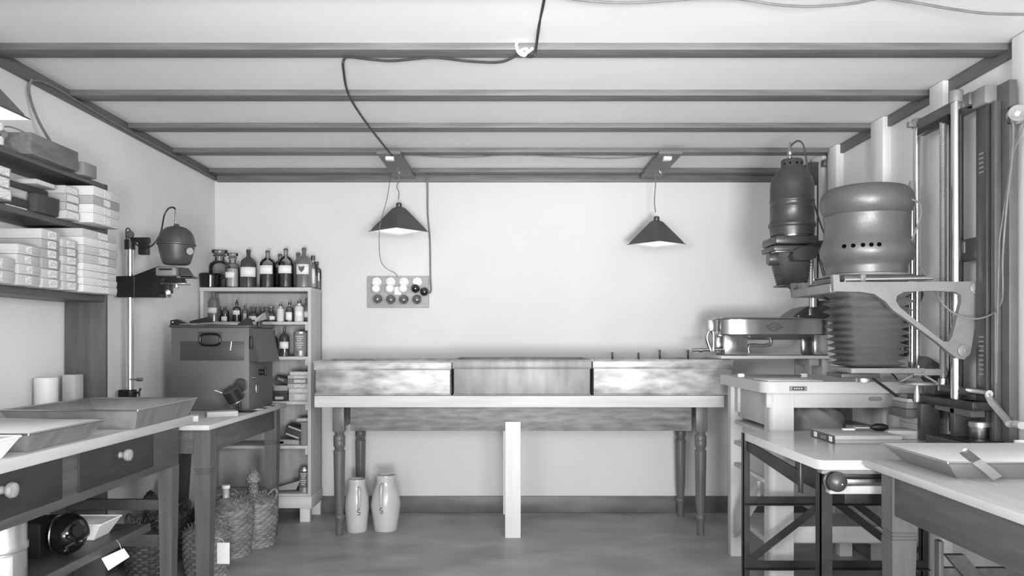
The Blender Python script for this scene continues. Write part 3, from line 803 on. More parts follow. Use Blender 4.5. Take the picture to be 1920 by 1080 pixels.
# wooden box and the things on it
z0 = Z_A + .0006
t = thing('wooden_box', 'shallow grained wooden box on the top wall shelf', 'box', (-1.93, 3.1, z0))
MB().box((-2.03, 2.94, z0), (-1.832, 3.26, z0 + .082), .002).build('body', wood('box_wood_grain', 82, 124, 1, .5, 7, 4, stretch=.2), t)
tag(MB().box((-2.0, 3.32, z0), (-1.84, 3.42, z0 + .058), .004).build('grey_block', 'card_m'), 'small grey box at the far end of the top wall shelf', 'box')
t = thing('film_hanger', 'pale wire and wood film hanger lying at the front of the wooden box', 'hanger', (-1.87, 2.80, z0))
MB().box((-2.0, 2.80, z0 + .070), (-1.86, 2.815, z0 + .078), .002).build('bar', 'card_w', t)
MB().box((-1.868, 2.80, z0), (-1.852, 2.815, z0 + .08), .002).build('post', 'card_w', t)
MB().lathe([(.014, 0), (.014, .006), (0, .006)], (-1.852, 2.808, z0 + .04), 16, (1, -.4, 0)).build('knob', 'steel', t)
MB().tube([(-2.01, 2.93, z0 + .083), (-1.93, 2.96, z0 + .108), (-1.87, 3.0, z0 + .083)], .003, 6, smooth=6).build('wire', 'steel', t)
MB().box((-2.02, 2.80, z0), (-1.868, 2.815, z0 + .006), .001).build('bar', 'card_w', t)

# ================================================================ LEFT WORK TABLE
TX, TZ = -1.45, .855
t = thing('work_table', 'dark work table with two drawers and a worn pale top along the left wall', 'table', (-1.75, 2.5, 0))
MB().box((-2.04, 1.3, TZ - .040), (TX, 3.51, TZ), .006).build('tabletop', 'top', t)
AX = -1.50
MB().box((AX - .02, 1.35, .635), (AX, 3.47, TZ - .041), .002).build('front_apron', 'bench', t)
MB().box((-2.0, 3.43, .665), (AX - .02, 3.45, TZ - .041), .002).build('end_apron', 'dark', t)
for y0, y1 in ((2.665, 3.215), (1.95, 2.565)):
    d = MB().box((AX - .004, y0, .668), (AX + .006, y1, TZ - .046), .002).build('drawer', 'drawer', t)
    yk = (y0 + y1) / 2
    MB().lathe([(.013, 0), (.011, .008), (.012, .014), (.021, .022), (.024, .030), (.021, .040), (.010, .045), (0, .046)], (AX + .006, yk, .758), 24, (1, 0, 0)).build('knob', wood('turned_knob_wood', 118, 178, 2, .35, 20, 2), d)
lt = .065
for y in (3.41, 1.40):
    MB().hexa([(AX - lt + .01, y, 0), (AX - .008, y, 0), (AX - .008, y + lt - .01, 0), (AX - lt + .01, y + lt - .01, 0),
               (AX - lt, y - .004, .64), (AX, y - .004, .64), (AX, y + lt, .64), (AX - lt, y + lt, .64)]).build('leg', 'bench_z', t)
    MB().hexa([(-2.03, y, 0), (-1.98, y, 0), (-1.98, y + lt - .01, 0), (-2.03, y + lt - .01, 0),
               (-2.04, y - .004, .81), (-1.975, y - .004, .81), (-1.975, y + lt, .81), (-2.04, y + lt, .81)]).build('leg', 'dark_z', t)
MB().box((-1.98, 3.42, .441), (AX - .06, 3.445, .488), .002).build('end_rail', 'dark', t)
MB().box((-1.98, 3.425, .278), (AX - .055, 3.45, .332), .002).build('end_rail', 'dark', t)
MB().box((-2.03, 1.45, .408), (AX - .03, 3.22, .430), .003).build('lower_shelf', 'dark', t)
MB().box((AX - .030, 1.46, .400), (AX - .010, 3.225, .432), .003).build('lower_shelf_edge', 'bench', t)


# trays: flared sheet trays
def tray(poly_b, poly_t, z, h, mats, label, name='tray', wall=.003, group=None):
    """poly_b / poly_t: four (x, y) corners of the bottom and of the rim"""
    c = sum((Vector((p[0], p[1], 0)) for p in poly_b), Vector()) / 4
    t = thing(name, label, 'tray', (c.x, c.y, z), 0, group)
    m = MB()
    def ring(p, zz, k=0):
        out = []
        for q in p:
            v = Vector((q[0], q[1], zz)); dd = Vector((c.x - q[0], c.y - q[1], 0)); dd.normalize(); out.append(v + dd * k)
        return out
    O0 = [m.bm.verts.new(p) for p in ring(poly_b, z)]; O1 = [m.bm.verts.new(p) for p in ring(poly_t, z + h)]
    I1 = [m.bm.verts.new(p) for p in ring(poly_t, z + h, wall)]
    fo = [m.bm.faces.new(O0[::-1])]
    for k in range(4):
        q = (k + 1) % 4
        fo.append(m.bm.faces.new((O0[k], O0[q], O1[q], O1[k]))); fo.append(m.bm.faces.new((O1[k], O1[q], I1[q], I1[k])))
    m.build('outer_shell', mats[0], t, thick=.0012)
    m = MB()
    I1 = [m.bm.verts.new(p) for p in ring(poly_t, z + h + .0006, wall)]; I0 = [m.bm.verts.new(p) for p in ring(poly_b, z + wall, wall)]
    m.bm.faces.new(I0)
    for k in range(4):
        q = (k + 1) % 4
        m.bm.faces.new((I1[k], I1[q], I0[q], I0[k]))
    m.build('inner_shell', mats[1], t, thick=.0012)
    m = MB(); rr = ring(poly_t, z + h)
    for k in range(4): m.tube([rr[k], rr[(k + 1) % 4]], .0035, 8)
    lo_ = ring(poly_b, z + wall, wall + .002); hi_ = ring(poly_t, z + h, wall + .001)
    for k in range(4): m.tube([lo_[k], hi_[k]], .0022, 6)
    m.build('rim', mats[2], t)
    return t


# big metal tray at the far end
tray([(-1.89, 2.945), (-1.44, 2.945), (-1.465, 3.49), (-1.885, 3.49)], [(-1.93, 2.905), (-1.41, 2.905), (-1.440, 3.52), (-1.922, 3.52)], TZ + .001, .074,
     ('galv2', 'galv_in', 'steel'), 'large sheet-metal tray at the far end of the left work table')
tray([(-1.84, 2.35), (-1.475, 2.35), (-1.475, 2.67), (-1.84, 2.67)], [(-1.88, 2.29), (-1.435, 2.29), (-1.435, 2.73), (-1.88, 2.73)], TZ + .001, .060,
     ('galv2', 'enamel', 'steel'), 'smaller tray with a white inside in front of the large metal tray')
tray([(-1.80, 1.85), (-1.475, 1.85), (-1.475, 2.23), (-1.80, 2.23)], [(-1.83, 1.82), (-1.445, 1.82), (-1.445, 2.27), (-1.83, 2.27)], TZ + .001, .058,
     ('enamel', 'enamel', 'enamel'), 'white enamel tray nearest on the left work table, cut by the picture edge')
t = thing('round_drum', 'white cylindrical drum behind the large tray at the foot of the shelving panel', 'drum', (-1.992, 3.30, TZ + .001))
M['drumside'] = noise_mat('white_painted_drum', 200, 216, .5, scale=(6, 6, 2))
MB(True).lathe([(.043, 0), (.045, .003), (.045, .17), (0, .17)], n=36).build('body', 'drumside', t)
MB(True).lathe([(.0465, .145), (.0465, .176), (.044, .179), (0, .179)], n=36).build('lid', 'drumside', t)
carton((-2.0, 3.43, TZ + .001), (-1.944, 3.50, TZ + .185), 'card_l', 'pale upright carton squeezed beside the white drum', lid=False)

# ---- things on the lower shelf of the work table
LS = .4305
t = thing('lamp_housing', 'round black metal darkroom lamp lying on the lower shelf of the left work table', 'lamp', (-1.62, 2.76, LS))
c = Vector((-1.590, 2.76, LS + .073))
MB().sphere(c, .072, 28, (.88, 1, 1)).build('globe', 'blackgloss', t)
MB().cyl(c + Vector((.038, -.03, .018)), c + Vector((.062, -.042, .022)), .024, .022, 20).build('port', 'black', t)
MB().torus(c + Vector((-.035, 0, 0)), .063, .004, (1, .1, 0), 32, 8).build('seam_ring', 'steel', t)
MB().box((c.x - .24, c.y - .06, LS), (c.x - .06, c.y + .08, LS + .125), .008).build('case', 'black', t)
MB().cyl(c + Vector((.035, -.07, -.030)), c + Vector((.085, -.085, -.004)), .004, None, 12).build('lever', 'chrome', t)
MB().sphere(c + Vector((.092, -.085, -.002)), .014, 16, (1.3, 1, .8)).build('knob', 'blackgloss', t)
MB().sphere(c + Vector((.062, -.10, .014)), .009, 14).build('knob', 'blackgloss', t)
MB().sphere(c + Vector((.028, -.07, -.040)), .012, 14, (1.3, 1, .8)).build('knob', 'blackgloss', t)
MB().tube([c + Vector((.0, 0, .070)), c + Vector((.04, -.03, .080)), c + Vector((.09, -.05, .06)), c + Vector((.115, -.07, .02)), c + Vector((.100, -.085, .0))], .0028, 7, smooth=6).build('cable', 'black', t)
tray([(-1.76, 2.95), (-1.60, 2.95), (-1.60, 3.06), (-1.76, 3.06)], [(-1.79, 2.93), (-1.565, 2.93), (-1.565, 3.09), (-1.79, 3.09)], LS + .001, .062, ('enamel', 'enamel', 'enamel'), 'white tray on the lower shelf behind the round black lamp')
t = thing('metal_canister', 'tall light metal canister on the lower shelf at the lower left picture edge', 'canister', (-1.605, 2.42, LS + .0005))
MB(True).lathe([(.070, 0), (.073, .006), (.073, .105), (.077, .110), (.077, .127), (.073, .133), (.073, .19), (.071, .193), (0, .193)], n=40).build('body', 'tin', t)
MB(True).box((.035, -.064, .01), (.066, -.040, .10), .001).build('paper_label', 'paper', t)
t = thing('paper_tag', 'white paper tag hanging tilted under the lower shelf edge', 'tag', P(216, 1048, 2.85))
q = [P(190, 1047, 2.85), P(232, 1028, 2.85), P(243, 1044, 2.85), P(203, 1070, 2.85)]
MB().hexa([p + Vector((0, .001, 0)) for p in q] + [p for p in q]).build('tag', 'paper', t)
MB().tube([P(228, 1031, 2.848), P(224, 1020, 2.85), P(218, 1012, 2.87)], .0012, 5).build('string', 'cord_l', t)

# ================================================================ SMALL TABLE (with dryer box)
t = thing('side_table', 'brown wooden table with grooved legs holding the grey dryer box', 'table', (-1.72, 4.2, 0))
MB().box((-2.055, 3.575, .775), (-1.405, 4.80, .800), .004).build('tabletop', 'top', t)
MB().box((-1.47, 3.72, .655), (-1.445, 4.70, .774), .002).build('apron', 'bench', t)
MB().box((-2.0, 3.66, .655), (-1.50, 3.68, .774), .002).build('apron', 'bench', t)
MB().box((-2.0, 4.70, .655), (-1.50, 4.72, .774), .002).build('apron', 'bench', t)


def grooved_leg(x0, x1, y0, y1, top, zg, par, mat='bench_z', taper=.010):
    m = MB()
    def sec(z, k): return [(x0 + k, y0 + k, z), (x1 - k, y0 + k, z), (x1 - k, y1 - k, z), (x0 + k, y1 - k, z)]
    lv = [(top, 0), (zg + .018, 0)]
    for i in range(3):
        zc = zg + .012 - i * .011
        lv += [(zc + .002, 0), (zc, .003), (zc - .002, .003), (zc - .004, 0)]
    lv += [(zg - .03, 0), (0, taper)]
    R = [[m.bm.verts.new(p) for p in sec(*q)] for q in lv]
    for a, b in zip(R, R[1:]):
        for k in range(4): m.bm.faces.new((a[k], a[(k + 1) % 4], b[(k + 1) % 4], b[k]))
    m.bm.faces.new(R[0][::-1]); m.bm.faces.new(R[-1])
    return m.build('leg', mat, par, ang=15)


grooved_leg(-1.507, -1.430, 3.65, 3.725, .774, .572, t)
grooved_leg(-1.505, -1.432, 4.68, 4.75, .774, .572, t)
grooved_leg(-2.035, -1.962, 3.65, 3.725, .774, .572, t, 'dark_z', .02)
grooved_leg(-2.035, -1.955, 4.64, 4.71, .774, .572, t, 'dark_z', .024)

# dryer box
bx0, bx1, by0, by1, bz0, bz1 = -1.902, -1.468, 4.30, 4.72, .801, 1.262
t = thing('dryer_box', 'large grey metal box with dark panel and carrying handle on the side table', 'box', ((bx0 + bx1) / 2, (by0 + by1) / 2, bz0))
MB().box((bx0, by0, bz0), (bx1, by1, bz1), .004).build('body', 'boxgrey', t)
MB().box((bx0 - .008, by0 - .008, bz1), (bx1 + .008, by1 + .008, bz1 + .014), .004).build('lid', 'patch', t)
a = P(338, 676, by0); b = P(458, 640, by0)
MB().box((a.x, by0 - .003, a.z), (b.x, by0, b.z), .002).build('dark_panel', 'patch', t)
a = P(372, 645, by0); b = P(417, 622, by0)
MB().box((a.x, by0 - .004, a.z), (b.x, by0, b.z), .001).build('handle_plate', 'patch', t)
hc = P(394, 637, by0 - .014)
m = MB(); pts = []
for k in range(33):
    an = 2 * PI * k / 32; pts.append(hc + Vector((math.copysign(abs(math.cos(an)) ** .6, math.cos(an)) * .056, 0, math.copysign(abs(math.sin(an)) ** .6, math.sin(an)) * .032)))
m.tube(pts, .006, 10, caps=False).build('handle', 'blackgloss', t)
for px in (388, 401):
    MB().sphere(P(px, 627, by0 - .010), .007, 12).build('handle_stud', 'black', t)
MB().cyl(P(434, 641, by0 - .004), P(432, 656, by0 - .004), .002, None, 8).build('pull_pin', 'chrome', t)
MB().sphere(P(432, 656, by0 - .006), .008, 12).build('pull_knob', 'chrome', t)
for px, py in ((355, 648), (355, 666), (425, 666), (425, 648)):
    MB().sphere(P(px, py, by0 - .003), .003, 8).build('screw', 'hammer', t)
# top fittings
MB().box((bx0 + .05, by0 - .012, bz1 + .016), (bx1 - .06, by0 - .004, bz1 + .021), .002).build('top_strip', 'chrome', t)
MB().hexa([(bx0 - .005, by0, bz1 + .014), (bx0 + .10, by0, bz1 + .014), (bx0 + .10, by0 + .05, bz1 + .014), (bx0 - .005, by0 + .05, bz1 + .014),
           (bx0 - .003, by0, bz1 + .040), (bx0 + .03, by0, bz1 + .046), (bx0 + .03, by0 + .05, bz1 + .046), (bx0 - .003, by0 + .05, bz1 + .040)]).build('clamp_block', 'black', t)
MB().sphere((bx0 + .012, by0 - .004, bz1 + .030), .006, 10).build('screw', 'chrome', t)
MB().hexa([(bx0 + .09, by0 + .03, bz1 + .024), (bx0 + .21, by0 + .03, bz1 + .030), (bx0 + .21, by0 + .07, bz1 + .030), (bx0 + .09, by0 + .07, bz1 + .024),
           (bx0 + .09, by0 + .03, bz1 + .036), (bx0 + .20, by0 + .03, bz1 + .062), (bx0 + .20, by0 + .07, bz1 + .062), (bx0 + .09, by0 + .07, bz1 + .036)]).build('lever_arm', 'black', t)
MB().hexa([(bx1 - .07, by0, bz1 + .014), (bx1 + .005, by0, bz1 + .014), (bx1 + .005, by0 + .06, bz1 + .014), (bx1 - .07, by0 + .06, bz1 + .014),
           (bx1 - .02, by0, bz1 + .052), (bx1 - .005, by0, bz1 + .052), (bx1 - .005, by0 + .05, bz1 + .052), (bx1 - .02, by0 + .05, bz1 + .052)]).build('clamp_block', 'black', t)
MB().lathe([(.012, 0), (.014, .008), (.008, .012), (.008, .03), (0, .031)], (bx1 - .04, by0 + .03, bz1 + .014), 16).build('lid_knob', 'steel', t)
MB().hexa([(bx1 + .0, by0 + .10, bz1 + .03), (bx1 + .06, by0 + .12, bz1 + .05), (bx1 + .06, by0 + .18, bz1 + .05), (bx1, by0 + .18, bz1 + .03),
           (bx1 + .0, by0 + .10, bz1 + .05), (bx1 + .05, by0 + .12, bz1 + .09), (bx1 + .05, by0 + .18, bz1 + .09), (bx1, by0 + .18, bz1 + .05)]).build('tilted_cup', 'hammer_d', t)
MB().box((bx1 + .0, by0 + .12, bz1 + .0), (bx1 + .02, by0 + .17, bz1 + .04), .003).build('bracket', 'black', t)
# side hood
MB().hexa([(bx1, by0 + .02, bz1 - .185), (bx1 + .052, by0 + .02, bz1 - .195), (bx1 + .052, by1 - .03, bz1 - .195), (bx1, by1 - .03, bz1 - .185),
           (bx1, by0 + .01, bz1 - .01), (bx1 + .012, by0 + .01, bz1 - .01), (bx1 + .012, by1 - .02, bz1 - .01), (bx1, by1 - .02, bz1 - .01)]).build('side_hood', 'patch', t)
MB().box((bx1 + .005, by0 - .012, bz1 - .12), (bx1 + .018, by0 + .02, bz1 - .05), .003).build('catch', 'black', t)
# side switches
MB().cyl((bx1, by0 + .18, bz0 + .205), (bx1 + .03, by0 + .18, bz0 + .205), .018, .016, 16).build('switch', 'black', t)
MB().box((bx1 + .03, by0 + .17, bz0 + .18), (bx1 + .038, by0 + .19, bz0 + .235), .003).build('switch_toggle', 'black', t)
MB().box((bx1, by0 + .11, bz0 + .09), (bx1 + .004, by0 + .15, bz0 + .135), .002).build('socket_plate', 'steel', t)
MB().cyl((bx1, by0 + .06, bz0 + .18), (bx1 + .02, by0 + .06, bz0 + .18), .006, None, 10).build('pin', 'steel', t)
# lens port with a jar-shaped lamp in front
pc = P(451, 722, by0)
MB().torus(pc + Vector((0, -.003, 0)), .034, .005, (0, 1, 0), 32, 8).build('port_ring', 'patch', t)
MB().cyl(pc, pc + Vector((0, -.003, 0)), .032, None, 28).build('port_cover', 'hammer_d', t)
t = thing('safelight_lamp', 'small black cylindrical lamp head leaning at the lower front of the dryer box', 'lamp', pc + Vector((-.02, -.1, -.1)))
ax = Vector((-.35, -.35, .85)).normalized(); q = P(444, 752, by0 - .10)
q.z = max(q.z, .84)
MB().cyl(q, q + ax * .072, .046, .046, 28).build('drum', 'black', t)
MB().cyl(q + ax * .072, q + ax * .080, .048, .040, 28).build('cap', 'hammer_d', t)
MB().torus(q + ax * .004, .0465, .003, ax, 28, 8).build('ring', 'steel', t)
MB().cyl(q + ax * .05 + Vector((-.045, -.01, .0)), q + ax * .05 + Vector((-.088, -.02, .018)), .004, .003, 10).build('pin', 'chrome', t)
MB().box((q.x - .02, q.y - .02, .801), (q.x + .09, q.y + .06, .806), .002).build('foot', 'black', t)
MB().cyl((q.x + .015, q.y + .01, .806), q + Vector((.01, .01, -.0)), .008, None, 10).build('stem', 'black', t)
# small things on the side table
o = carton((-.075, -.05, 0), (.075, .05, .028), 'card_l', 'light flat carton on the side table in front of the dryer box', lid=False)
q = P(415, 768, 3.98); o.location = (q.x, 3.98, .801); o.rotation_euler = (0, 0, .5)
t = thing('paper_trimmer', 'small pale trimmer board with a dark blade on the side table', 'trimmer', (-1.62, 3.72, .801), .35)
MB(True).box((-.10, -.05, 0), (.10, .05, .03), .003).build('board', 'pine', t)
MB(True).box((-.10, .0, .0305), (.06, .045, .040), .002).build('blade_plate', 'black', t)
MB(True).cyl((-.07, .02, .045), (.0, .02, .05), .005, None, 10).build('bar', 'chrome', t)
MB(True).sphere((.01, .02, .052), .010, 12).build('knob', 'chrome', t)
q = P(500, 757, 4.72)
t = thing('test_strips', 'row of light and dark printed strips on the side table beside the dryer box', 'strip', (q.x + .05, 4.55, .8005))
m = MB()
for i in range(5):
    MB().box((-1.452, 4.34 + i * .075, .8006), (-1.418, 4.40 + i * .075, .803), .001).build('strip', 'paper' if i % 2 == 0 else 'black', t)

# ================================================================ SMALL ENLARGER on the side table
ex, ey = P(243.5, 0, 3.95).x, 3.95
t = thing('small_enlarger', 'small black enlarger with bulb-shaped head on a chromed column', 'enlarger', (ex, ey, .8005))
MB().box((ex - .05, ey - .08, .8005), (ex + .12, ey + .08, .815), .003).build('base_foot', 'black', t)
MB().lathe([(.034, 0), (.034, .015), (.030, .02), (.030, .065), (.033, .07), (.033, .12), (.028, .125)], (ex, ey, .815), 24).build('column_socket', 'black', t)
MB().box((ex - .052, ey - .02, .90), (ex - .02, ey + .02, .94), .004).build('clamp_lug', 'black', t)
m = MB().cyl((ex + .03, ey - .01, .925), (ex + .055, ey - .015, .925), .006, None, 10); m.tube([(ex + .055, ey - .015, .905), (ex + .055, ey - .015, .93), (ex + .062, ey - .015, .948)], .005, 8); m.build('wing_screw', 'black', t)
MB().cyl((ex, ey, .93), (ex, ey, 1.72), .0175, None, 28).build('column', 'chrome', t)
z = P(0, 711, ey).z
MB().cyl((ex, ey - .01, z), (ex + .073, ey - .02, z), .006, None, 10).build('stop_pin', 'steel', t)
MB().cyl((ex + .045, ey - .016, z), (ex + .073, ey - .02, z), .010, None, 12).build('stop_knob', 'steel', t)
a = P(234, 467, ey); b = P(252, 447, ey)
MB().cyl((ex, ey, P(0, 468, ey).z), (ex, ey, P(0, 450, ey).z), .026, None, 24).build('column_cap', 'black', t)
a = P(250, 453, ey); b = P(281, 447, ey)
MB().box((ex, ey - .012, P(0, 455, ey).z), (P(281, 0, ey).x, ey + .012, P(0, 447, ey).z + .004), .002).build('top_bracket', 'black', t)
MB().box((P(262, 0, ey).x, ey - .02, P(0, 478, ey).z), (P(280, 0, ey).x, ey + .01, P(0, 455, ey).z), .003).build('pulley_box', 'black', t)
MB().lathe([(.018, 0), (.02, .004), (.02, .016), (.018, .02)], P(244, 440, ey - .02), 20, (0.4, -1, 0)).build('pulley_wheel', 'black', t)
m = MB().tube([P(237, 450, ey - .03), P(236, 432, ey - .03), P(241, 428, ey - .03), P(246, 436, ey - .03), P(246, 446, ey - .03)], .003, 7, smooth=5); m.build('cord_loop', 'black', t)
# arm
A0 = ey - .035; A1 = ey + .035
arm = [P(224, 519, ey), P(256, 518, ey), P(303, 500, ey), P(306, 558, ey), P(225, 558, ey)]
MB().prism([(p.x, p.z) for p in arm], 1, A0, A1).build('arm', 'black', t)
MB().box((P(257.3, 0, ey).x, A0 - .002, P(0, 557, ey).z), (P(258.3, 0, ey).x, A0, P(0, 519, ey).z)).build('arm_seam', 'hammer', t)
hx = P(331, 0, ey).x; s = ey / F
MB().box((P(298, 0, ey).x, A0 - .012, P(0, 519, ey).z), (P(338, 0, ey).x, A1 + .012, P(0, 501, ey).z), .012).build('negative_carrier', 'cast', t)
MB().box((P(306, 0, ey).x, A0 - .014, P(0, 508, ey).z), (P(330, 0, ey).x, A0 - .010, P(0, 505, ey).z)).build('carrier_slot', 'black', t)
MB().hexa([P(338, 520, A0), P(366, 521, A0), P(366, 521, A1), P(338, 520, A1), P(338, 501, A0), P(354, 503, A0), P(354, 503, A1), P(338, 501, A1)]).build('carrier_frame', 'hammer_d', t)
MB().box((P(336, 0, ey).x, A0, P(0, 522, ey).z), (P(367, 0, ey).x, A1, P(0, 518, ey).z), .003).build('carrier_tongue', 'cast', t)
m = MB()
for i in range(4): m.box((P(310 + i, 0, ey).x, A0 + .006, P(0, 532, ey).z + i * .007), (P(347 - i, 0, ey).x, A1 - .006, P(0, 532, ey).z + i * .007 + .005), .001)
m.box((P(313, 0, ey).x, A0 + .01, P(0, 533, ey).z), (P(343, 0, ey).x, A1 - .01, P(0, 519, ey).z))
m.build('bellows', 'black', t)
MB().box((P(306, 0, ey).x, A0, P(0, 534, ey).z), (P(352, 0, ey).x, A1, P(0, 531, ey).z), .001).build('lens_plate', 'steel', t)
MB().lathe([(.010, 0), (.014, .002), (.014, .012), (.011, .014), (.011, .022)], P(331, 540, ey), 20).build('lens', 'chrome', t)
MB().box((P(303, 0, ey).x, A0 + .01, P(0, 550, ey).z), (P(321, 0, ey).x, A1 - .01, P(0, 531, ey).z), .003).build('focus_block', 'black', t)
MB().lathe([(.008, 0), (.012, .004), (.012, .012), (.004, .014), (0, .014)], P(315, 548, A0 - .012), 16, (.3, -1, 0)).build('focus_knob', 'chrome', t)
MB().lathe([(.008, 0), (.010, .004), (.010, .010), (0, .011)], P(318, 555, A0 - .006), 16, (.3, -1, 0)).build('focus_knob', 'black', t)
# head
hz = P(0, 497, ey).z
prof = [(18, 0), (21, 1), (24, 3), (27, 12), (30.5, 26), (32.5, 36), (34.5, 37), (34.5, 40), (33, 41), (32.5, 48), (30, 56), (25, 64), (18, 69.5), (10, 72), (5, 73), (4, 77)]
MB().lathe([(r * s, h * s) for r, h in prof], (hx, ey, hz), 48).build('lamp_head', 'headpaint', t)
MB().lathe([(.010, 0), (.012, .004), (.005, .012), (.004, .08), (.003, .084)], (P(329, 0, ey).x, ey, P(0, 426, ey).z), 16).build('cord_stem', 'steel', t)
MB().lathe([(.018, 0), (.018, .0015), (0, .002)], P(356, 471, ey - .055), 20, (.75, -.66, -.15)).build('badge', 'card_g', t)
MB().tube([P(329, 393, ey), P(325, 389, ey), P(316, 391, ey), P(308, 404, ey), P(303, 430, ey - .03), P(296, 447, ey - .03), P(284, 461, ey - .03), P(270, 464, ey - .03), P(255, 458, ey - .03), P(244, 446, ey - .03), P(240, 436, ey - .03)], .0042, 8, smooth=6).build('cable', 'black', t)

# ================================================================ WICKER DEMIJOHNS
def weave(amp, per):
    def f(k, j, n):
        return amp * math.sin(2 * PI * k * per / n + (0 if (j // 3) % 2 else PI)) * (1.0, 1.0, .2)[j % 3] + (0, 0, -amp * .9)[j % 3]
    return f


def demijohn(x, y, R, H, neck, label, mat='wicker', kind='cone', hand=True, tagged=False, rz=0.0):
    t = thing('wicker_demijohn', label, 'bottle', (x, y, 0), rz, 'wicker-covered bottles under the side table')
    rows = int(H / .0052); N = 160
    prof = []
    for j in range(rows + 1):
        u = j / rows
        if u < .84: r = R * (.86 + .14 * math.sin(min(u / .6, 1) * PI / 2))
        else:
            v = (u - .84) / .16; r = R * (1 - .70 * v ** 1.3)
        prof.append((r, u * H))
    MB(True).lathe(prof, n=N, disp=weave(.0042, 16)).build('wicker_body', mat, t, ang=50)
    if kind == 'cone':
        p2 = []
        for j in range(31):
            u = j / 30; p2.append((neck * (.78 + .12 * math.sin(u * 9)) if u < .45 else neck * 1.25 * (1 - ((u - .45) / .55) ** 2.2) + .004, u * .15))
        MB(True).lathe(p2, (0, 0, H - .006), 64, disp=weave(.0028, 8)).build('wicker_neck', mat, t, ang=50)
    else:
        MB(True).lathe([(neck, 0), (neck * .8, .012), (neck * .8, .05), (neck * .95, .055)], (0, 0, H - .005), 24).build('glass_neck', 'jug', t)
        MB(True).lathe([(neck, 0), (neck * 1.02, .004), (neck * 1.0, .018), (0, .02)], (0, 0, H + .051), 24).build('cap', 'paper', t)
    m = MB(True)
    for i in range(60):
        a = random.uniform(0, 2 * PI); r0 = R * random.uniform(.3, .95); z = H * (.84 + .14 * (1 - r0 / R)) + random.uniform(0, .02)
        b = a + random.uniform(-.6, .6); r1 = r0 + random.uniform(-.03, .03)
        m.tube([(r0 * math.cos(a), r0 * math.sin(a), z), ((r0 + r1) / 2 * math.cos((a + b) / 2), (r0 + r1) / 2 * math.sin((a + b) / 2), z + .02), (r1 * math.cos(b), r1 * math.sin(b), z + random.uniform(-.01, .02))], .0018, 4)
    o = m.build('loose_straw', 'straw', t); o['kind'] = 'stuff'
    if hand:
        for sx in (-1, 1):
            m = MB(True)
            for dd in (-.006, 0, .006):
                m.tube([(sx * R * .80, dd, H * .80), (sx * R * 1.02, dd, H * .97), (sx * R * .92, dd, H * 1.08), (sx * R * .62, dd, H * .97)], .0045, 6, smooth=6)
            m.build('handle', mat, t)
    if tagged:
        MB(True).tube([(.03, -R * .9, H * .80), (.10, -R * .85, H * .78), (.118, -R * .75, H * .70)], .002, 5, smooth=4).build('tag_string', 'cord_l', t)
        MB(True).box((.088, -R * .75 - .012, H * .70 - .105), (.150, -R * .75 - .0105, H * .70)).build('paper_tag', 'paper', t)
    return t


demijohn(-1.60, 4.31, .148, .315, .022, 'wicker demijohn with a bare neck and white cap', 'wicker', 'cap', False)
demijohn(-1.555, 3.93, .115, .27, .026, 'small wicker demijohn with a square white tag, behind the grooved table leg', 'wicker', 'cone', False, True)
demijohn(-1.515, 4.515, .135, .30, .030, 'wicker demijohn with a pointed woven stopper and loop handles, farthest under the side table', 'wicker', 'cone', True)
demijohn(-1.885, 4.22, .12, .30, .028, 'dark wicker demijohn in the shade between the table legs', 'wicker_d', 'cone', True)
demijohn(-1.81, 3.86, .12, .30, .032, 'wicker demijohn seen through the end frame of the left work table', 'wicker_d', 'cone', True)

# ================================================================ PRINT WASHER on its shelf
t = thing('wall_shelf', 'white board shelf on the right wall above the last tank', 'shelf', (1.6, 4.8, 1.08))
MB().box((1.238, 4.60, 1.080), (XR - .047, 4.98, 1.098), .003).build('shelf_board', 'pine', t)
MB().box((1.80, 4.70, 1.035), (1.86, 4.93, 1.0795), .002).build('bracket', 'desk', t)
MB().box((1.80, 4.93, .90), (1.86, 4.955, 1.0795), .002).build('bracket', 'desk', t)
wy = 4.78; s = wy / F
wc = P(1442, 0, wy); zt = P(0, 598, wy).z; zb = P(0, 628, wy).z
t = thing('print_washer', 'polished oval print washer on curved legs standing on the white wall shelf', 'washer', (wc.x, wy, 1.0985))


def oval(rx, ry, z, n=56, e=.62):
    return [Vector((wc.x + rx * math.copysign(abs(math.cos(2 * PI * k / n)) ** e, math.cos(2 * PI * k / n)), wy + ry * math.copysign(abs(math.sin(2 * PI * k / n)) ** e, math.sin(2 * PI * k / n)), z)) for k in range(n)]


def loft(m, rings, cap0=True, cap1=False):
    R = [[m.bm.verts.new(p) for p in r] for r in rings]
    n = len(R[0])
    for a, b in zip(R, R[1:]):
        for k in range(n): m.bm.faces.new((a[k], a[(k + 1) % n], b[(k + 1) % n], b[k]))
    if cap0: m.bm.faces.new(R[0][::-1])
    if cap1: m.bm.faces.new(R[-1])
    return m


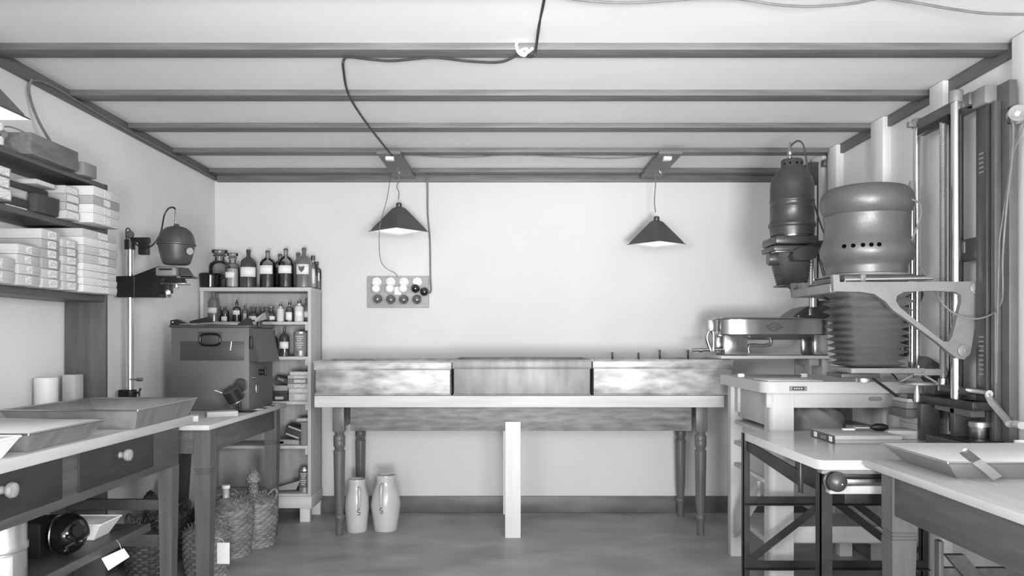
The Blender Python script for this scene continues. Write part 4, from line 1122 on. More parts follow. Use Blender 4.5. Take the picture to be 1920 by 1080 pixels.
RX, RY = .335, .14
M['washer'] = noise_mat('dark_polished_metal', 176, 196, .2, .9, scale=(3, 3, 3))
loft(MB(), [oval(RX * .6, RY * .5, zb - .03), oval(RX - .01, RY - .01, zb), oval(RX, RY, zb + .004), oval(RX, RY, zt), oval(RX - .006, RY - .006, zt), oval(RX - .006, RY - .006, zb + .02)], True, True).build('tub', 'washer', t)
loft(MB(), [oval(RX + .006, RY + .006, zt - .006), oval(RX + .010, RY + .010, zt), oval(RX + .006, RY + .006, zt + .006), oval(RX - .008, RY - .008, zt + .004)], False, False).build('rim', 'steel', t)
for x0, x1 in ((1348, 1392), (1512, 1540)):
    for yy in (wy - .12, wy + .07):
        MB().box((wc.x + (x0 - 1442) * s, yy, 1.099), (wc.x + (x1 - 1442) * s, yy + .045, zb + .002), .014).build('leg', 'washer', t)
MB().tube([(wc.x + .0, wy - .02, zb - .02), (wc.x + .0, wy - .03, zb - .055), (wc.x - .05, wy - .03, zb - .066), (wc.x - .13, wy - .03, zb - .066), (wc.x - .135, wy - .03, 1.112)], .012, 12, smooth=6).build('drain_pipe', 'washer', t)
q = P(1325, 0, wy)
MB().tube([(q.x + .015, wy - .05, 1.125), (q.x - .01, wy - .05, 1.20), (q.x + .002, wy - .05, 1.245), (q.x + .02, wy - .05, 1.252), (q.x + .03, wy - .05, 1.22), (q.x + .028, wy - .05, 1.125)], .012, 12, smooth=6).build('siphon', 'steel', t)
zz = P(0, 656, wy).z
MB().cyl((P(1294, 0, wy).x, wy - .05, zz), (P(1350, 0, wy).x, wy - .05, zz + .004), .010, None, 16).build('outlet_pipe', 'steel', t)
MB().cyl((P(1308, 0, wy).x, wy - .05, zz), (P(1313, 0, wy).x, wy - .05, zz), .014, None, 16).build('pipe_collar', 'steel', t)
q = P(1338, 612, wy - .06)
MB().box((q.x - .028, wy - .08, q.z - .03), (q.x + .012, wy - .03, q.z + .04), .005).build('valve', 'chrome', t)
# hood at the right end
hd = [(P(1470, 0, wy).x, zt + .004), (P(1545, 0, wy).x, zt + .004), (P(1545, 0, wy).x, zt + .03), (P(1528, 0, wy).x, zt + .066), (P(1510, 0, wy).x, zt + .078), (P(1496, 0, wy).x, zt + .068), (P(1478, 0, wy).x, zt + .032)]
MB().prism(hd, 1, wy - .145, wy + .10).build('hood', 'hammer_d', t)
MB().sphere((P(1481, 0, wy).x, wy - .147, zt + .014), .006, 10).build('rivet', 'chrome', t)
# diamond badge on the tub
bc = P(1452, 613, wy - RY - .003); m = MB()
for rr, w in ((.048, .003), (.036, .0)):
    pts = [bc + Vector((rr * 1.1, 0, 0)), bc + Vector((0, 0, rr * .62)), bc + Vector((-rr * 1.1, 0, 0)), bc + Vector((0, 0, -rr * .62)), bc + Vector((rr * 1.1, 0, 0))]
    m.tube(pts, .0015, 5)
for i in range(5): m.tube([bc + Vector((-.022 + .011 * i, 0, -.008)), bc + Vector((-.019 + .011 * i, 0, .008 if i % 2 else .004))], .0016, 5)
m.build('diamond_badge', 'diamond', t)

# ================================================================ WOODEN ENLARGER DESK (right)
t = thing('enlarger_desk', 'pale wooden enlarger desk with a rounded front corner and square posts', 'desk', (1.55, 3.95, 0))
DX, DY0, DY1 = 1.16, 3.59, 4.33
cr = .06
poly = [(DX, DY1), (DX, DY0 + cr)] + [(DX + cr - cr * math.cos(a), DY0 + cr - cr * math.sin(a)) for a in [PI / 2 * k / 8 for k in range(9)]][0:] + [(1.90, DY0), (1.90, DY1)]
MB().prism(poly, 2, .947, .999).build('desk_top', 'desk', t)
MB().box((1.20, 3.66, .872), (1.86, 3.685, .946), .004).build('front_apron', 'desk', t)
cl = MB(); cl.prism([(1.215, 3.74), (1.215, 3.68)] + [(1.245 - .03 * math.cos(a), 3.68 - .03 * math.sin(a)) for a in [PI / 2 * k / 6 for k in range(7)]] + [(1.325, 3.65), (1.325, 3.74)], 2, 0, .946)
cl.build('post', 'desk_z', t)
MB().box((1.20, 4.26, 0), (1.265, 4.325, .946), .003).build('post', 'desk_z', t)
MB().box((1.80, 3.656, 0), (1.87, 3.73, .946), .003).build('post', 'desk_z', t)
MB().box((1.80, 4.26, 0), (1.87, 4.32, .946), .003).build('post', 'desk_z', t)
MB().box((1.235, 3.75, .775), (1.262, 4.25, .946), .003).build('side_apron', 'desk', t)
MB().box((1.22, 4.20, .80), (1.25, 4.255, .946), .003).build('corner_bracket', 'desk', t)
for z in (.86, .82): MB().sphere((1.245, 4.197, z), .006, 8).build('screw', 'hammer_d', t)
MB().box((1.22, 3.75, .735), (1.86, 4.30, .752), .003).build('middle_shelf', 'desk', t)
MB().box((1.27, 4.27, .755), (1.79, 4.282, .94), .002).build('rear_panel', 'cab_in', t)
for z in (.62, .50): MB().box((1.215, 3.745, z), (1.235, 4.26, z + .02), .003).build('side_rail', 'desk_z', t)
MB().box((1.22, 3.74, .21), (1.86, 4.29, .235), .003).build('bottom_shelf', 'desk', t)
MB().box((1.33, 3.665, .235), (1.80, 3.69, .31), .003).build('lower_rail', 'desk', t)
MB().hexa([(1.20, 3.80, .40), (1.215, 3.80, .40), (1.215, 4.20, .12), (1.20, 4.20, .12), (1.20, 3.80, .50), (1.215, 3.80, .50), (1.215, 4.20, .24), (1.20, 4.20, .24)]).build('brace', 'desk', t)
a = P(1480, 733, 3.588); b = P(1513, 724, 3.588)
pl = MB().box((a.x, 3.586, a.z), (b.x, 3.5895, b.z), .001).build('name_plate', 'card_m', t)
MB().box((a.x + .014, 3.5845, a.z + .004), (b.x - .014, 3.5860, b.z - .004)).build('plate_window', 'ink', pl)
m = MB()
for i in range(4): m.box((a.x + .019 + i * .011, 3.5835, a.z + .008), (a.x + .027 + i * .011, 3.5845, b.z - .008))
m.build('plate_lettering', 'card_l', pl)
a = P(1641, 748, 3.658)
MB().prism([(a.x + (.022 if c > 0 else -.022) + .010 * math.cos(q), a.z + .010 * math.sin(q)) for q, c in [(-PI / 2 + PI * k / 8, 1) for k in range(9)] + [(PI / 2 + PI * k / 8, -1) for k in range(9)]], 1, 3.655, 3.6595).build('oval_badge', 'card_m', t)
# lumpy cloth bundle on the middle shelf
t = thing('cloth_bundle', 'crumpled grey cloth bundle on the shelf beneath the enlarger desk', 'cloth', (1.52, 3.95, .7525))
m = MB(True); gx = 26; gy = 14
rnd = random.Random(3)
grid = []
N = 48
rings = []
for j in range(11):
    u = j / 10; rr = math.cos(u * PI / 2) ** .45 if j < 10 else 0.02
    rings.append([Vector(((.17 * rr) * math.cos(2 * PI * k / N) * (1 + .05 * math.sin(5 * 2 * PI * k / N + j * .9)), .13 * rr * math.sin(2 * PI * k / N) * (1 + .06 * math.sin(7 * 2 * PI * k / N + j)), .112 * math.sin(u * PI / 2) * (1 + .07 * math.sin(9 * 2 * PI * k / N + j * .6)))) for k in range(N)])
loft(m, rings, True, True).build('bundle', 'cloth', t, ang=60)
tray([(1.24, 3.80), (1.40, 3.80), (1.40, 3.86), (1.24, 3.86)], [(1.22, 3.79), (1.42, 3.79), (1.42, 3.87), (1.22, 3.87)], .7525, .02, ('enamel', 'enamel', 'enamel'), 'shallow white dish at the left end of the desk shelf') if False else None

# ================================================================ ANGLE-IRON TABLE
WZ = .771
t = thing('angle_iron_table', 'smooth white-topped table on a dark angle-iron frame below the big enlarger', 'table', (1.45, 3.2, 0))
MB().prism([(1.055, 3.58), (1.075, 2.75), (1.095, 2.725), (1.90, 2.725), (1.90, 3.58)], 2, WZ - .034, WZ).build('tabletop', 'whitetop', t)


def lbar(m, a, b, w=.028, th=.004, d1=Vector((1, 0, 0)), d2=Vector((0, 1, 0))):
    """angle iron between a and b"""
    a = Vector(a); b = Vector(b)
    for u, v in ((d1, d2), (d2, d1)):
        p = [a, a + u * w, a + u * w + v * th, a + v * th]; q = [x + (b - a) for x in p]
        m.hexa(p + q)
    return m


fy = 3.52
V = Vector
lbar(MB(), (1.048, fy, 0), (1.048, fy, WZ - .001), .030).build('leg', 'iron', t)
lbar(MB(), (1.86, fy, 0), (1.86, fy, WZ - .035), .030).build('leg', 'iron', t)
lbar(MB(), (1.112, 2.80, 0), (1.112, 2.80, WZ - .035), .044, .005).build('leg', 'iron', t)
lbar(MB(), (1.86, 2.80, 0), (1.86, 2.80, WZ - .035), .030).build('leg', 'iron', t)
for z in (.447, .155):
    lbar(MB(), (1.05, fy - .002, z), (1.88, fy - .002, z), .036, .004, V((0, 0, 1)), V((0, -1, 0))).build('rail', 'iron', t)
for z in (.10,):
    lbar(MB(), (1.112, 2.80, z - .08), (1.88, 2.80, z - .08), .030, .004, V((0, 0, 1)), V((0, 1, 0))).build('rail', 'iron', t)


def flat(a, b, w, th=.004, up=V((0, 1, 0))):
    a = V(a); b = V(b); d = (b - a).normalized(); s = d.cross(up).normalized() * w / 2; n = up * th
    return MB().hexa([a - s, a + s, a + s + n, a - s + n, b - s, b + s, b + s + n, b - s + n])


flat((1.43, fy - .008, .47), (1.07, fy - .008, .19), .034).build('cross_brace', 'iron', t)
flat((1.45, fy - .008, .47), (1.84, fy - .008, .17), .034).build('cross_brace', 'iron', t)
flat((1.50, fy + .03, .50), (1.86, fy + .03, .22), .034).build('cross_brace', 'iron', t)
MB().hexa([V((1.062, 3.50, .690)), V((1.070, 3.50, .690)), V((1.112, 2.97, .63)), V((1.104, 2.97, .63)), V((1.062, 3.50, .735)), V((1.070, 3.50, .735)), V((1.112, 2.97, .690)), V((1.104, 2.97, .690))]).build('edge_brace', 'iron', t)
MB().box((1.096, 2.955, .61), (1.110, 2.975, WZ - .035), .002).build('hanger_rod', 'iron', t)
# drawer press unit under the front edge
t = thing('press_unit', 'metal press with a round black hand knob under the white table front', 'press', (1.22, 2.82, .655))
MB().box((1.095, 2.745, WZ - .054), (1.60, 2.795, WZ - .036), .008).build('top_rail', 'cast', t)
MB().box((1.165, 2.77, .700), (1.60, 2.86, .716), .002).build('dark_bar', 'black', t)
MB().box((1.13, 2.765, .676), (1.60, 2.80, .699), .004).build('steel_bar', 'steel', t)
MB().box((1.13, 2.76, .645), (1.60, 2.80, .674), .003).build('lower_rail', 'desk', t)
MB().box((1.20, 2.80, .60), (1.75, 3.30, .717), .006).build('housing', 'black', t)
hp = P(1566, 904, 2.72)
MB().lathe([(.012, 0), (.033, .004), (.036, .010), (.033, .016)], hp + V((0, .04, 0)), 28, (0.25, -1, 0)).build('wheel_plate', 'steel', t)
MB().sphere(hp + V((.008, .002, 0)), .035, 28, (1, .75, 1)).build('hand_knob', 'hammer_d', t)
MB().sphere(hp + V((.014, -.025, -.004)), .006, 12).build('knob_screw', 'steel', t)

# things on the white table
t = thing('printing_frame', 'flat grey printing frame with a dark, white-squared end on the white table', 'frame', (1.44, 3.25, WZ + .0005))
MB().box((1.312, 3.15, WZ + .0005), (1.60, 3.40, WZ + .016), .002).build('base', 'card_g', t)
MB().box((1.312, 3.15, WZ + .0165), (1.585, 3.40, WZ + .033), .002).build('cover', 'card_l', t)
MB().box((1.308, 3.15, WZ + .001), (1.3118, 3.40, WZ + .032), .001).build('end_strip', 'patch', t)
for y in (3.17, 3.33): MB().box((1.3065, y, WZ + .006), (1.308, y + .03, WZ + .027)).build('paper_square', 'paper', t)
MB().box((1.3065, 3.235, WZ + .008), (1.308, 3.285, WZ + .022)).build('label_plate', 'card_m', t)
carton((1.60, 3.30, WZ + .0005), (1.735, 3.44, WZ + .036), 'card_w', 'white printed carton lying between the frame and the carton stack', labels=[(.3, .75, .2, .6)], face='y', lid=False, labmat='card_l')
carton((1.505, 3.42, WZ + .0005), (1.595, 3.50, WZ + .040), 'card_m', 'grey carton lying left of the white printed one', lid=False)
t = thing('film_clip', 'small bright steel clip with a dark roll on the printing frame', 'clip', (1.51, 3.30, WZ + .034))
MB().cyl((1.47, 3.33, WZ + .044), (1.53, 3.33, WZ + .044), .010, None, 16).build('roll', 'chrome', t)
MB().lathe([(.006, 0), (.016, .02), (.016, .05), (.008, .07)], (1.535, 3.32, WZ + .050), 18, (1, -.2, 0)).build('dark_roll', 'black', t)
MB().box((1.42, 3.325, WZ + .034), (1.47, 3.345, WZ + .042), .002).build('clip_arm', 'paper', t)
z = WZ + .0005
for i, (h, mt, x0, nm) in enumerate(((.028, 'card_l', 1.752, 'pale carton, bottom one of the stack beside the enlarger crank'), (.027, 'card_l', 1.752, 'pale carton, second up in the stack beside the enlarger crank'), (.029, 'card_l', 1.752, 'pale carton right under the dark one in the crank-side stack'),
                             (.037, 'card_d', 1.70, 'dark grey carton, widest of the stack beside the enlarger crank'), (.026, 'card_m', 1.715, 'grey carton lying on the dark one beside the crank'), (.016, 'card_l', 1.72, 'pale carton topping the stack beside the crank'))):
    carton((x0, 3.37 if i != 3 else 3.345, z), (1.885, 3.505, z + h), mt, nm, group='cartons beside the crank', lid=False); z += h + .0006
# base block with plate and tin
t = thing('base_block', 'low dark base board under the round tin at the right wall', 'board', (1.80, 3.0, WZ + .0005))
MB().box((1.70, 2.86, WZ + .0005), (1.90, 3.19, WZ + .036), .003).build('block', 'hammer_d', t)
MB().box((1.715, 2.90, WZ + .0365), (1.895, 3.10, WZ + .043), .002).build('top_plate', 'black', t)
t = thing('round_tin', 'shiny round tin with a wide lid standing on a black plate by the crank', 'tin', (1.812, 3.0, WZ + .0435))
MB(True).lathe([(.036, 0), (.038, .003), (.038, .050), (0, .05)], n=36).build('body', 'steel', t)
MB(True).lathe([(.041, .045), (.041, .062), (.037, .066), (0, .066)], n=36).build('lid', 'tin', t)
t = thing('white_cup', 'small white cup under the crank handle at the right picture edge', 'cup', (1.862, 2.83, WZ + .0005))
MB(True).lathe([(.018, 0), (.020, .002), (.026, .055), (.023, .055), (.018, .006), (0, .006)], n=24).build('cup', 'enamel', t)

# ================================================================ RIGHT WORKBENCH
BX, BZ = 1.22, .780
t = thing('right_workbench', 'brown workbench with a worn pale top at the lower right picture corner', 'table', (1.6, 1.9, 0))
MB().box((BX, .7, BZ - .028), (1.925, 2.69, BZ), .006).build('tabletop', M['top'] if False else 'whitewood' if 'whitewood' in M else 'top', t)
MB().box((1.262, .75, .612), (1.285, 2.56, BZ - .029), .003).build('apron', 'bench', t)
MB().box((1.33, 2.60, .64), (1.85, 2.62, BZ - .029), .003).build('end_apron', 'bench', t)
grooved_leg(1.255, 1.336, 2.56, 2.635, BZ - .029, .545, t, 'bench_z')
grooved_leg(1.84, 1.92, 2.56, 2.635, BZ - .029, .545, t, 'bench_z')
grooved_leg(1.255, 1.336, .80, .875, BZ - .029, .545, t, 'bench_z')
grooved_leg(1.84, 1.92, .80, .875, BZ - .029, .545, t, 'bench_z')
# dark cross frame seen through under the bench
t = thing('cross_frame', 'dark crossed wooden frame standing under the right workbench', 'frame', (1.6, 2.35, 0))
a = (1.36, 2.40); b = (1.84, 2.40)
MB().hexa([V((1.38, 2.38, .42)), V((1.42, 2.38, .38)), V((1.42, 2.40, .38)), V((1.38, 2.40, .42)), V((1.80, 2.38, .04)), V((1.84, 2.38, .0)), V((1.84, 2.40, .0)), V((1.80, 2.40, .04))]).build('cross_bar', 'dark', t)
MB().hexa([V((1.36, 2.405, .0)), V((1.42, 2.405, .0)), V((1.42, 2.425, .0)), V((1.36, 2.425, .0)), V((1.80, 2.405, .52)), V((1.86, 2.405, .52)), V((1.86, 2.425, .52)), V((1.80, 2.425, .52))]).build('cross_bar', 'dark', t)
MB().hexa([V((1.36, 2.43, .52)), V((1.42, 2.43, .52)), V((1.42, 2.45, .52)), V((1.36, 2.45, .52)), V((1.80, 2.43, .0)), V((1.86, 2.43, .0)), V((1.86, 2.45, .0)), V((1.80, 2.45, .0))]).build('cross_bar', 'dark', t)
MB().box((1.36, 2.46, .43), (1.88, 2.48, .47), .002).build('rail', 'dark', t)
MB().box((1.345, 2.44, 0), (1.360, 2.47, .56), .002).build('upright', 'dark_z', t)
MB().box((1.865, 2.44, 0), (1.88, 2.47, .56), .002).build('upright', 'dark_z', t)
# white enamel tray
tray([(1.335, 2.325), (1.80, 2.325), (1.80, 2.63), (1.335, 2.63)], [(1.285, 2.285), (1.85, 2.285), (1.85, 2.70), (1.285, 2.70)], BZ + .001, .052,
     ('enamel_grey', 'enamel', 'steel'), 'large tray, white inside and grey outside, on the right workbench')
t = thing('tray_spatula', 'flat grey spatula with a hole hanging over the front rim of the white tray', 'spatula', P(1830, 868, 2.28))
pp = [P(1806, 846, 2.42), P(1830, 865, 2.276), P(1850, 880, 2.268), P(1870, 897, 2.262)]
m = MB(); w = V((.013, 0, .006)); th = V((0, -.003, .001))
for a, b in zip(pp, pp[1:]):
    m.hexa([a - w, a + w, a + w + th, a - w + th, b - w, b + w, b + w + th, b - w + th])
m.build('blade', 'cast', t)
MB().sphere(pp[0] + V((.004, -.004, .002)), .008, 12, (1, .4, 1)).build('eyelet', 'paper', t)

# ================================================================ BIG ENLARGER
t = thing('big_enlarger', 'big grey enlarger with a drum-shaped lamphouse, large bellows and bright steel columns', 'enlarger', (1.80, 3.2, .80))
lx, ly = 1.508, 3.30; S = ly / F


def zz(y, d=ly): return CH - (y - CY) / F * d
prof = [(69, 516), (70, 511), (70, 503), (71, 499), (77, 491), (81.5, 482), (82.5, 474), (81, 464), (76.5, 452), (74.5, 444), (74, 430), (74.5, 412), (76, 408.5), (76, 406), (73.5, 404.5), (77, 400), (81, 391), (82.5, 381), (81, 370), (76, 361), (69, 355.5), (60, 353), (0, 351)]
MB().lathe([(r * S, zz(y)) for r, y in prof], (lx, ly, 0), 72).build('lamphouse', 'hammer', t, ang=60)
for px in (1563, 1574, 1587, 1599, 1611):
    dx = (px - 1625) * S * 1.03; a = math.asin(max(-1, min(1, dx / .187))); rr = 82 * S
    c = V((lx + rr * math.sin(a), ly - rr * math.cos(a), zz(468)))
    MB().cyl(c + V((-math.sin(a), math.cos(a), 0)) * .004, c + V((math.sin(a), -math.cos(a), 0)) * .0030, .0085, None, 16).build('vent_hole', 'void', t)
MB().lathe([(.172, zz(521)), (.176, zz(519)), (.176, zz(517)), (.165, zz(515.5))], (lx, ly, 0), 64).build('base_ring', 'cast', t)
MB().box((lx - .165, ly - .165, zz(532)), (lx + .165, ly + .165, zz(521.5)), .003).build('carrier_plate', 'hammer_d', t)
MB().cyl((1.345, 3.135, zz(525, 3.135)), (1.70, 3.135, zz(522, 3.135)), .0085, None, 20).build('slide_rail', 'chrome', t)
MB().cyl((1.345, 3.46, zz(525, 3.46)), (1.80, 3.46, zz(525, 3.46)), .0085, None, 20).build('slide_rail', 'chrome', t)
MB().box((1.405, 3.12, zz(531, 3.13)), (1.425, 3.15, zz(514, 3.13)), .003).build('rail_clamp', 'cast', t)


def bellows(m, x0, x1, y0, y1, zt, X0, X1, Y0b, Y1b, zb, n, amp):
    rings = []
    for i in range(2 * n + 1):
        u = i / (2 * n); e = amp if i % 2 else -amp * .3
        a = x0 + (X0 - x0) * u - e; b = x1 + (X1 - x1) * u + e; c = y0 + (Y0b - y0) * u - e; d = y1 + (Y1b - y1) * u + e
        z = zt + (zb - zt) * (u ** .76)
        k = .012
        rings.append([V((a + k, c, z)), V((b - k, c, z)), V((b, c + k, z)), V((b, d - k, z)), V((b - k, d, z)), V((a + k, d, z)), V((a, d - k, z)), V((a, c + k, z))])
    return loft(m, rings, True, True)


bellows(MB(), 1.385, 1.632, 3.18, 3.42, zz(534), 1.412, 1.602, 3.205, 3.395, zz(688, 3.2), 11, .023).build('bellows', 'bellows_g', t, ang=25)
# cast fork arms
def arm(y0, y1, mt='cast'):
    s = 3.12 / F
    def q(px, py): return ((px - CX) * s, CH - (py - CY) * s)
    outer = [(1549, 518), (1561, 518), (1562, 531), (1790, 530), (1804, 530), (1818, 533), (1825, 541), (1823, 552), (1817, 562), (1812, 600), (1804, 650), (1800, 664), (1790, 673), (1777, 671), (1762, 660), (1740, 641), (1690, 604), (1660, 583), (1645, 566), (1625, 553), (1600, 549), (1551, 548)]
    hole = [(1680, 549), (1667, 556), (1665, 566), (1672, 577), (1700, 600), (1735, 627), (1752, 640), (1762, 641), (1768, 632), (1776, 600), (1785, 567), (1784, 555), (1775, 549), (1730, 547)]
    m = MB(); b2 = m.bm; es = []
    for loop in (outer, hole):
        vs = [b2.verts.new((q(*p)[0], y0, q(*p)[1])) for p in loop]
        for k in range(len(vs)): es.append(b2.edges.new((vs[k], vs[(k + 1) % len(vs)])))
    fl = [f for f in bmesh.ops.triangle_fill(b2, edges=es, use_beauty=True)['geom'] if isinstance(f, bmesh.types.BMFace)]
    ex = bmesh.ops.extrude_face_region(b2, geom=fl)['geom']
    bmesh.ops.translate(b2, verts=[v for v in ex if isinstance(v, bmesh.types.BMVert)], vec=(0, y1 - y0, 0))
    m.build('fork_arm', mt, t)
    for px, py, r in ((1812, 542, 12), (1789, 657, 12)):
        c = q(px, py)
        MB().lathe([(r * s, 0), (r * s, .006), (r * s * .9, .008), (0, .008)], (c[0], y0, c[1]), 28, (0, -1, 0)).build('pivot_disc', mt, t)
        MB().lathe([(.009, 0), (.009, .005), (0, .006)], (c[0], y0 - .008, c[1]), 6, (0, -1, 0)).build('pivot_bolt', 'steel', t)


arm(3.055, 3.08); arm(3.50, 3.525, 'hammer_d')
MB().box((1.262, 3.08, zz(549, 3.1)), (1.29, 3.50, zz(532, 3.1)), .004).build('fork_bridge', 'cast', t)
# lens stage
MB().box((1.395, 3.19, zz(700, 3.2)), (1.70, 3.41, zz(690, 3.2)), .003).build('lens_stage', 'cast', t)
MB().box((1.36, 3.20, zz(709, 3.2)), (1.52, 3.36, zz(700.5, 3.2)), .003).build('lens_board', 'patch', t)
MB().lathe([(.026, -.020), (.030, -.018), (.030, -.004), (.034, 0)], (1.468, 3.24, zz(709, 3.2) + .001), 28).build('lens', 'chrome', t)
MB().box((1.66, 3.20, zz(702, 3.3)), (1.80, 3.44, zz(690, 3.3)), .003).build('stage_arm', 'cast', t)
# columns
MB().cyl((1.775, 3.10, .93), (1.775, 3.10, 2.165), .0185, None, 32).build('steel_column', 'chrome', t)
MB().lathe([(.026, 0), (.027, .002), (.027, .045), (.022, .05), (0, .05)], (1.775, 3.10, 2.145), 28).build('column_cap', 'cast', t)
MB().cyl((1.820, 3.485, 1.06), (1.820, 3.485, 2.17), .0155, None, 28).build('steel_column', 'chrome', t)
MB().lathe([(.021, 0), (.022, .002), (.022, .035), (.018, .04), (0, .04)], (1.820, 3.485, 2.15), 24).build('column_cap', 'cast', t)
MB().cyl((1.733, 3.36, 1.06), (1.733, 3.36, 1.83), .0105, None, 20).build('focus_rod', 'chrome', t)
MB().lathe([(.014, 0), (.014, .045), (.010, .055), (0, .056)], (1.733, 3.36, 1.83), 20).build('rod_cap', 'cast', t)
MB().lathe([(.015, 0), (.015, .07)], (1.733, 3.36, 1.03), 20).build('rod_sleeve', 'hammer', t)
# threaded spindle
pr = []; n = 150
for i in range(n): pr += [(.0125, 1.04 + i * 1.06 / n), (.0145, 1.04 + (i + .5) * 1.06 / n)]
MB().lathe(pr, (1.785, 3.21, 0), 14).build('threaded_spindle', 'tin', t, ang=10)
MB().lathe([(.020, 0), (.020, .05), (.014, .055)], (1.785, 3.21, .985), 16).build('spindle_nut', 'steel', t)
# frame on the wall
FX0, FX1 = 1.815, 1.875
MB().box((FX0 + .02, 3.215, .808), (FX1, 3.26, 2.13), .004).build('frame_post', 'hammer_d', t)
MB().box((FX0, 2.965, .808), (FX1, 3.035, 2.13), .004).build('frame_post', 'hammer_d', t)
MB().box((FX0 + .03, 2.875, .808), (FX1, 2.962, 2.165), .003).build('frame_channel', 'hammer', t)
MB().box((FX0 + .004, 2.92, .808), (FX0 + .029, 2.945, 2.10), .003).build('frame_strip', 'hammer', t)
MB().box((FX0 + .01, 3.036, zz(487, 3.1)), (FX1, 3.214, zz(447, 3.1)), .004).build('frame_cross', 'hammer_d', t)
MB().box((FX0 + .01, 3.12, zz(473, 3.1)), (FX0 + .006, 3.14, zz(452, 3.1)), .001).build('frame_plate', 'cast', t)
MB().box((1.79, 3.036, 2.12), (FX1, 3.42, 2.17), .005).build('top_beam', 'hammer', t)
MB().box((1.775, 3.16, 2.09), (1.81, 3.40, 2.118), .003).build('top_bracket', 'black', t)
MB().box((1.80, 2.95, 2.10), (FX1, 3.035, 2.17), .004).build('top_corner', 'cast', t)
MB().box((1.803, 3.06, 2.12), (1.86, 3.09, 2.158), .003).build('cap_link', 'cast', t)
MB().box((1.765, 3.445, 2.145), (1.80, 3.47, 2.17), .003).build('cap_link', 'cast', t)
MB().box((1.74, 2.93, .925), (FX1 + .02, 3.42, .960), .006).build('base_beam', 'iron', t)
MB().prism([(2.95, .96), (3.05, .96), (3.20, .935), (3.20, .91), (2.95, .90)], 0, 1.745, 1.80).build('base_bracket', 'hammer', t)
MB().box((1.745, 3.06, .808), (1.82, 3.09, .925), .002).build('base_panel', 'patch', t)
MB().box((1.72, 3.26, .772), (1.80, 3.29, .925), .002).build('base_panel', 'patch', t)
# graduated scale on the near post
m = MB()
for i in range(14): m.box((FX0 - .0015, 2.985, 1.06 + i * .018 + (.62 if i > 8 else 0)), (FX0, 3.012, 1.066 + i * .018 + (.62 if i > 8 else 0)))
m.build('scale_marks', 'card_m', t)
# gear housing
gp = [P(1728, 668, 3.40), P(1752, 684, 3.40), P(1782, 708, 3.40), P(1786, 744, 3.40), P(1737, 746, 3.40), P(1742, 722, 3.40), P(1722, 700, 3.40)]
MB().prism([(p.x, p.z) for p in gp], 1, 3.345, 3.42).build('gear_housing', 'patch', t)
gp = [P(1733, 700, 3.3), P(1752, 684, 3.3), P(1768, 696, 3.3), P(1748, 716, 3.3)]
MB().prism([(p.x, p.z) for p in gp], 1, 3.338, 3.3445).build('gear_plate', 'hammer', t)
# handwheel
hw = P(1722, 719, 3.26)
MB().torus(hw, .074, .0055, (0, 0, 1), 44, 8).build('wheel_rim', 'tin', t)
for k in range(4):
    a = PI / 4 + k * PI / 2 + .3
    MB().tube([hw + V((.012 * math.cos(a), .012 * math.sin(a), .042)), hw + V((.072 * math.cos(a), .072 * math.sin(a), .002))], .005, 8).build('wheel_spoke', 'tin', t)
MB().lathe([(.014, 0), (.017, .01), (.012, .03), (.010, .05)], hw + V((0, 0, .025)), 20).build('wheel_hub', 'steel', t)
MB().lathe([(.003, -.075), (.010, -.072), (.012, -.05), (.008, -.022), (.006, -.012), (.008, -.004)], hw + V((-.038, -.062, 0)), 16).build('wheel_handle', 'tin', t)
# crank
k0 = P(1798, 740, 3.02); k1 = P(1852, 738, 2.86); k2 = P(1890, 794, 2.84); k3 = P(1916, 798, 2.74)
MB().cyl((1.76, 3.17, zz(728, 3.17)), (1.80, 3.05, zz(735, 3.05)), .016, None, 18).build('bevel_gear', 'hammer_d', t)
MB().cyl((1.80, 3.06, k1.z), (k1.x, k1.y - .01, k1.z), .013, None, 20).build('crank_shaft', 'steel', t)
MB().tube([k1, k1 + V((.012, -.003, -.03)), k2 + V((-.006, 0, .015)), k2], .014, 4).build('crank_arm', 'cast', t, ang=20)
MB().tube([k2, k2 + V((.008, -.03, -.002)), (k2 + k3) / 2 + V((0, 0, .002)), k3], .014, 12, smooth=4).build('crank_handle', 'card_l', t)
# pulley with its cord
pc = V((1.862, 2.862, zz(218, 2.87)))
MB().lathe([(.030, 0), (.033, .003), (.030, .008), (.026, .012), (.026, .022), (.033, .028), (.030, .032), (0, .032)], pc, 28, (-.45, -1, .05)).build('pulley', 'steel', t)
MB().lathe([(.009, 0), (.009, .010), (0, .011)], pc + V((-.014, -.030, .002)), 6, (-.45, -1, 0)).build('pulley_bolt', 'chrome', t)
MB().box((1.84, 2.864, zz(236, 2.9)), (1.875, 2.88, zz(205, 2.9)), .003).build('pulley_bracket', 'iron', t)
MB().tube([pc + V((.032, -.02, .0)), P(1895, 300, 2.80), P(1884, 380, 2.80), P(1874, 450, 2.80), P(1870, 600, 2.80), P(1868, 718, 2.80)], .0022, 6).build('pull_cord', 'cord', t)
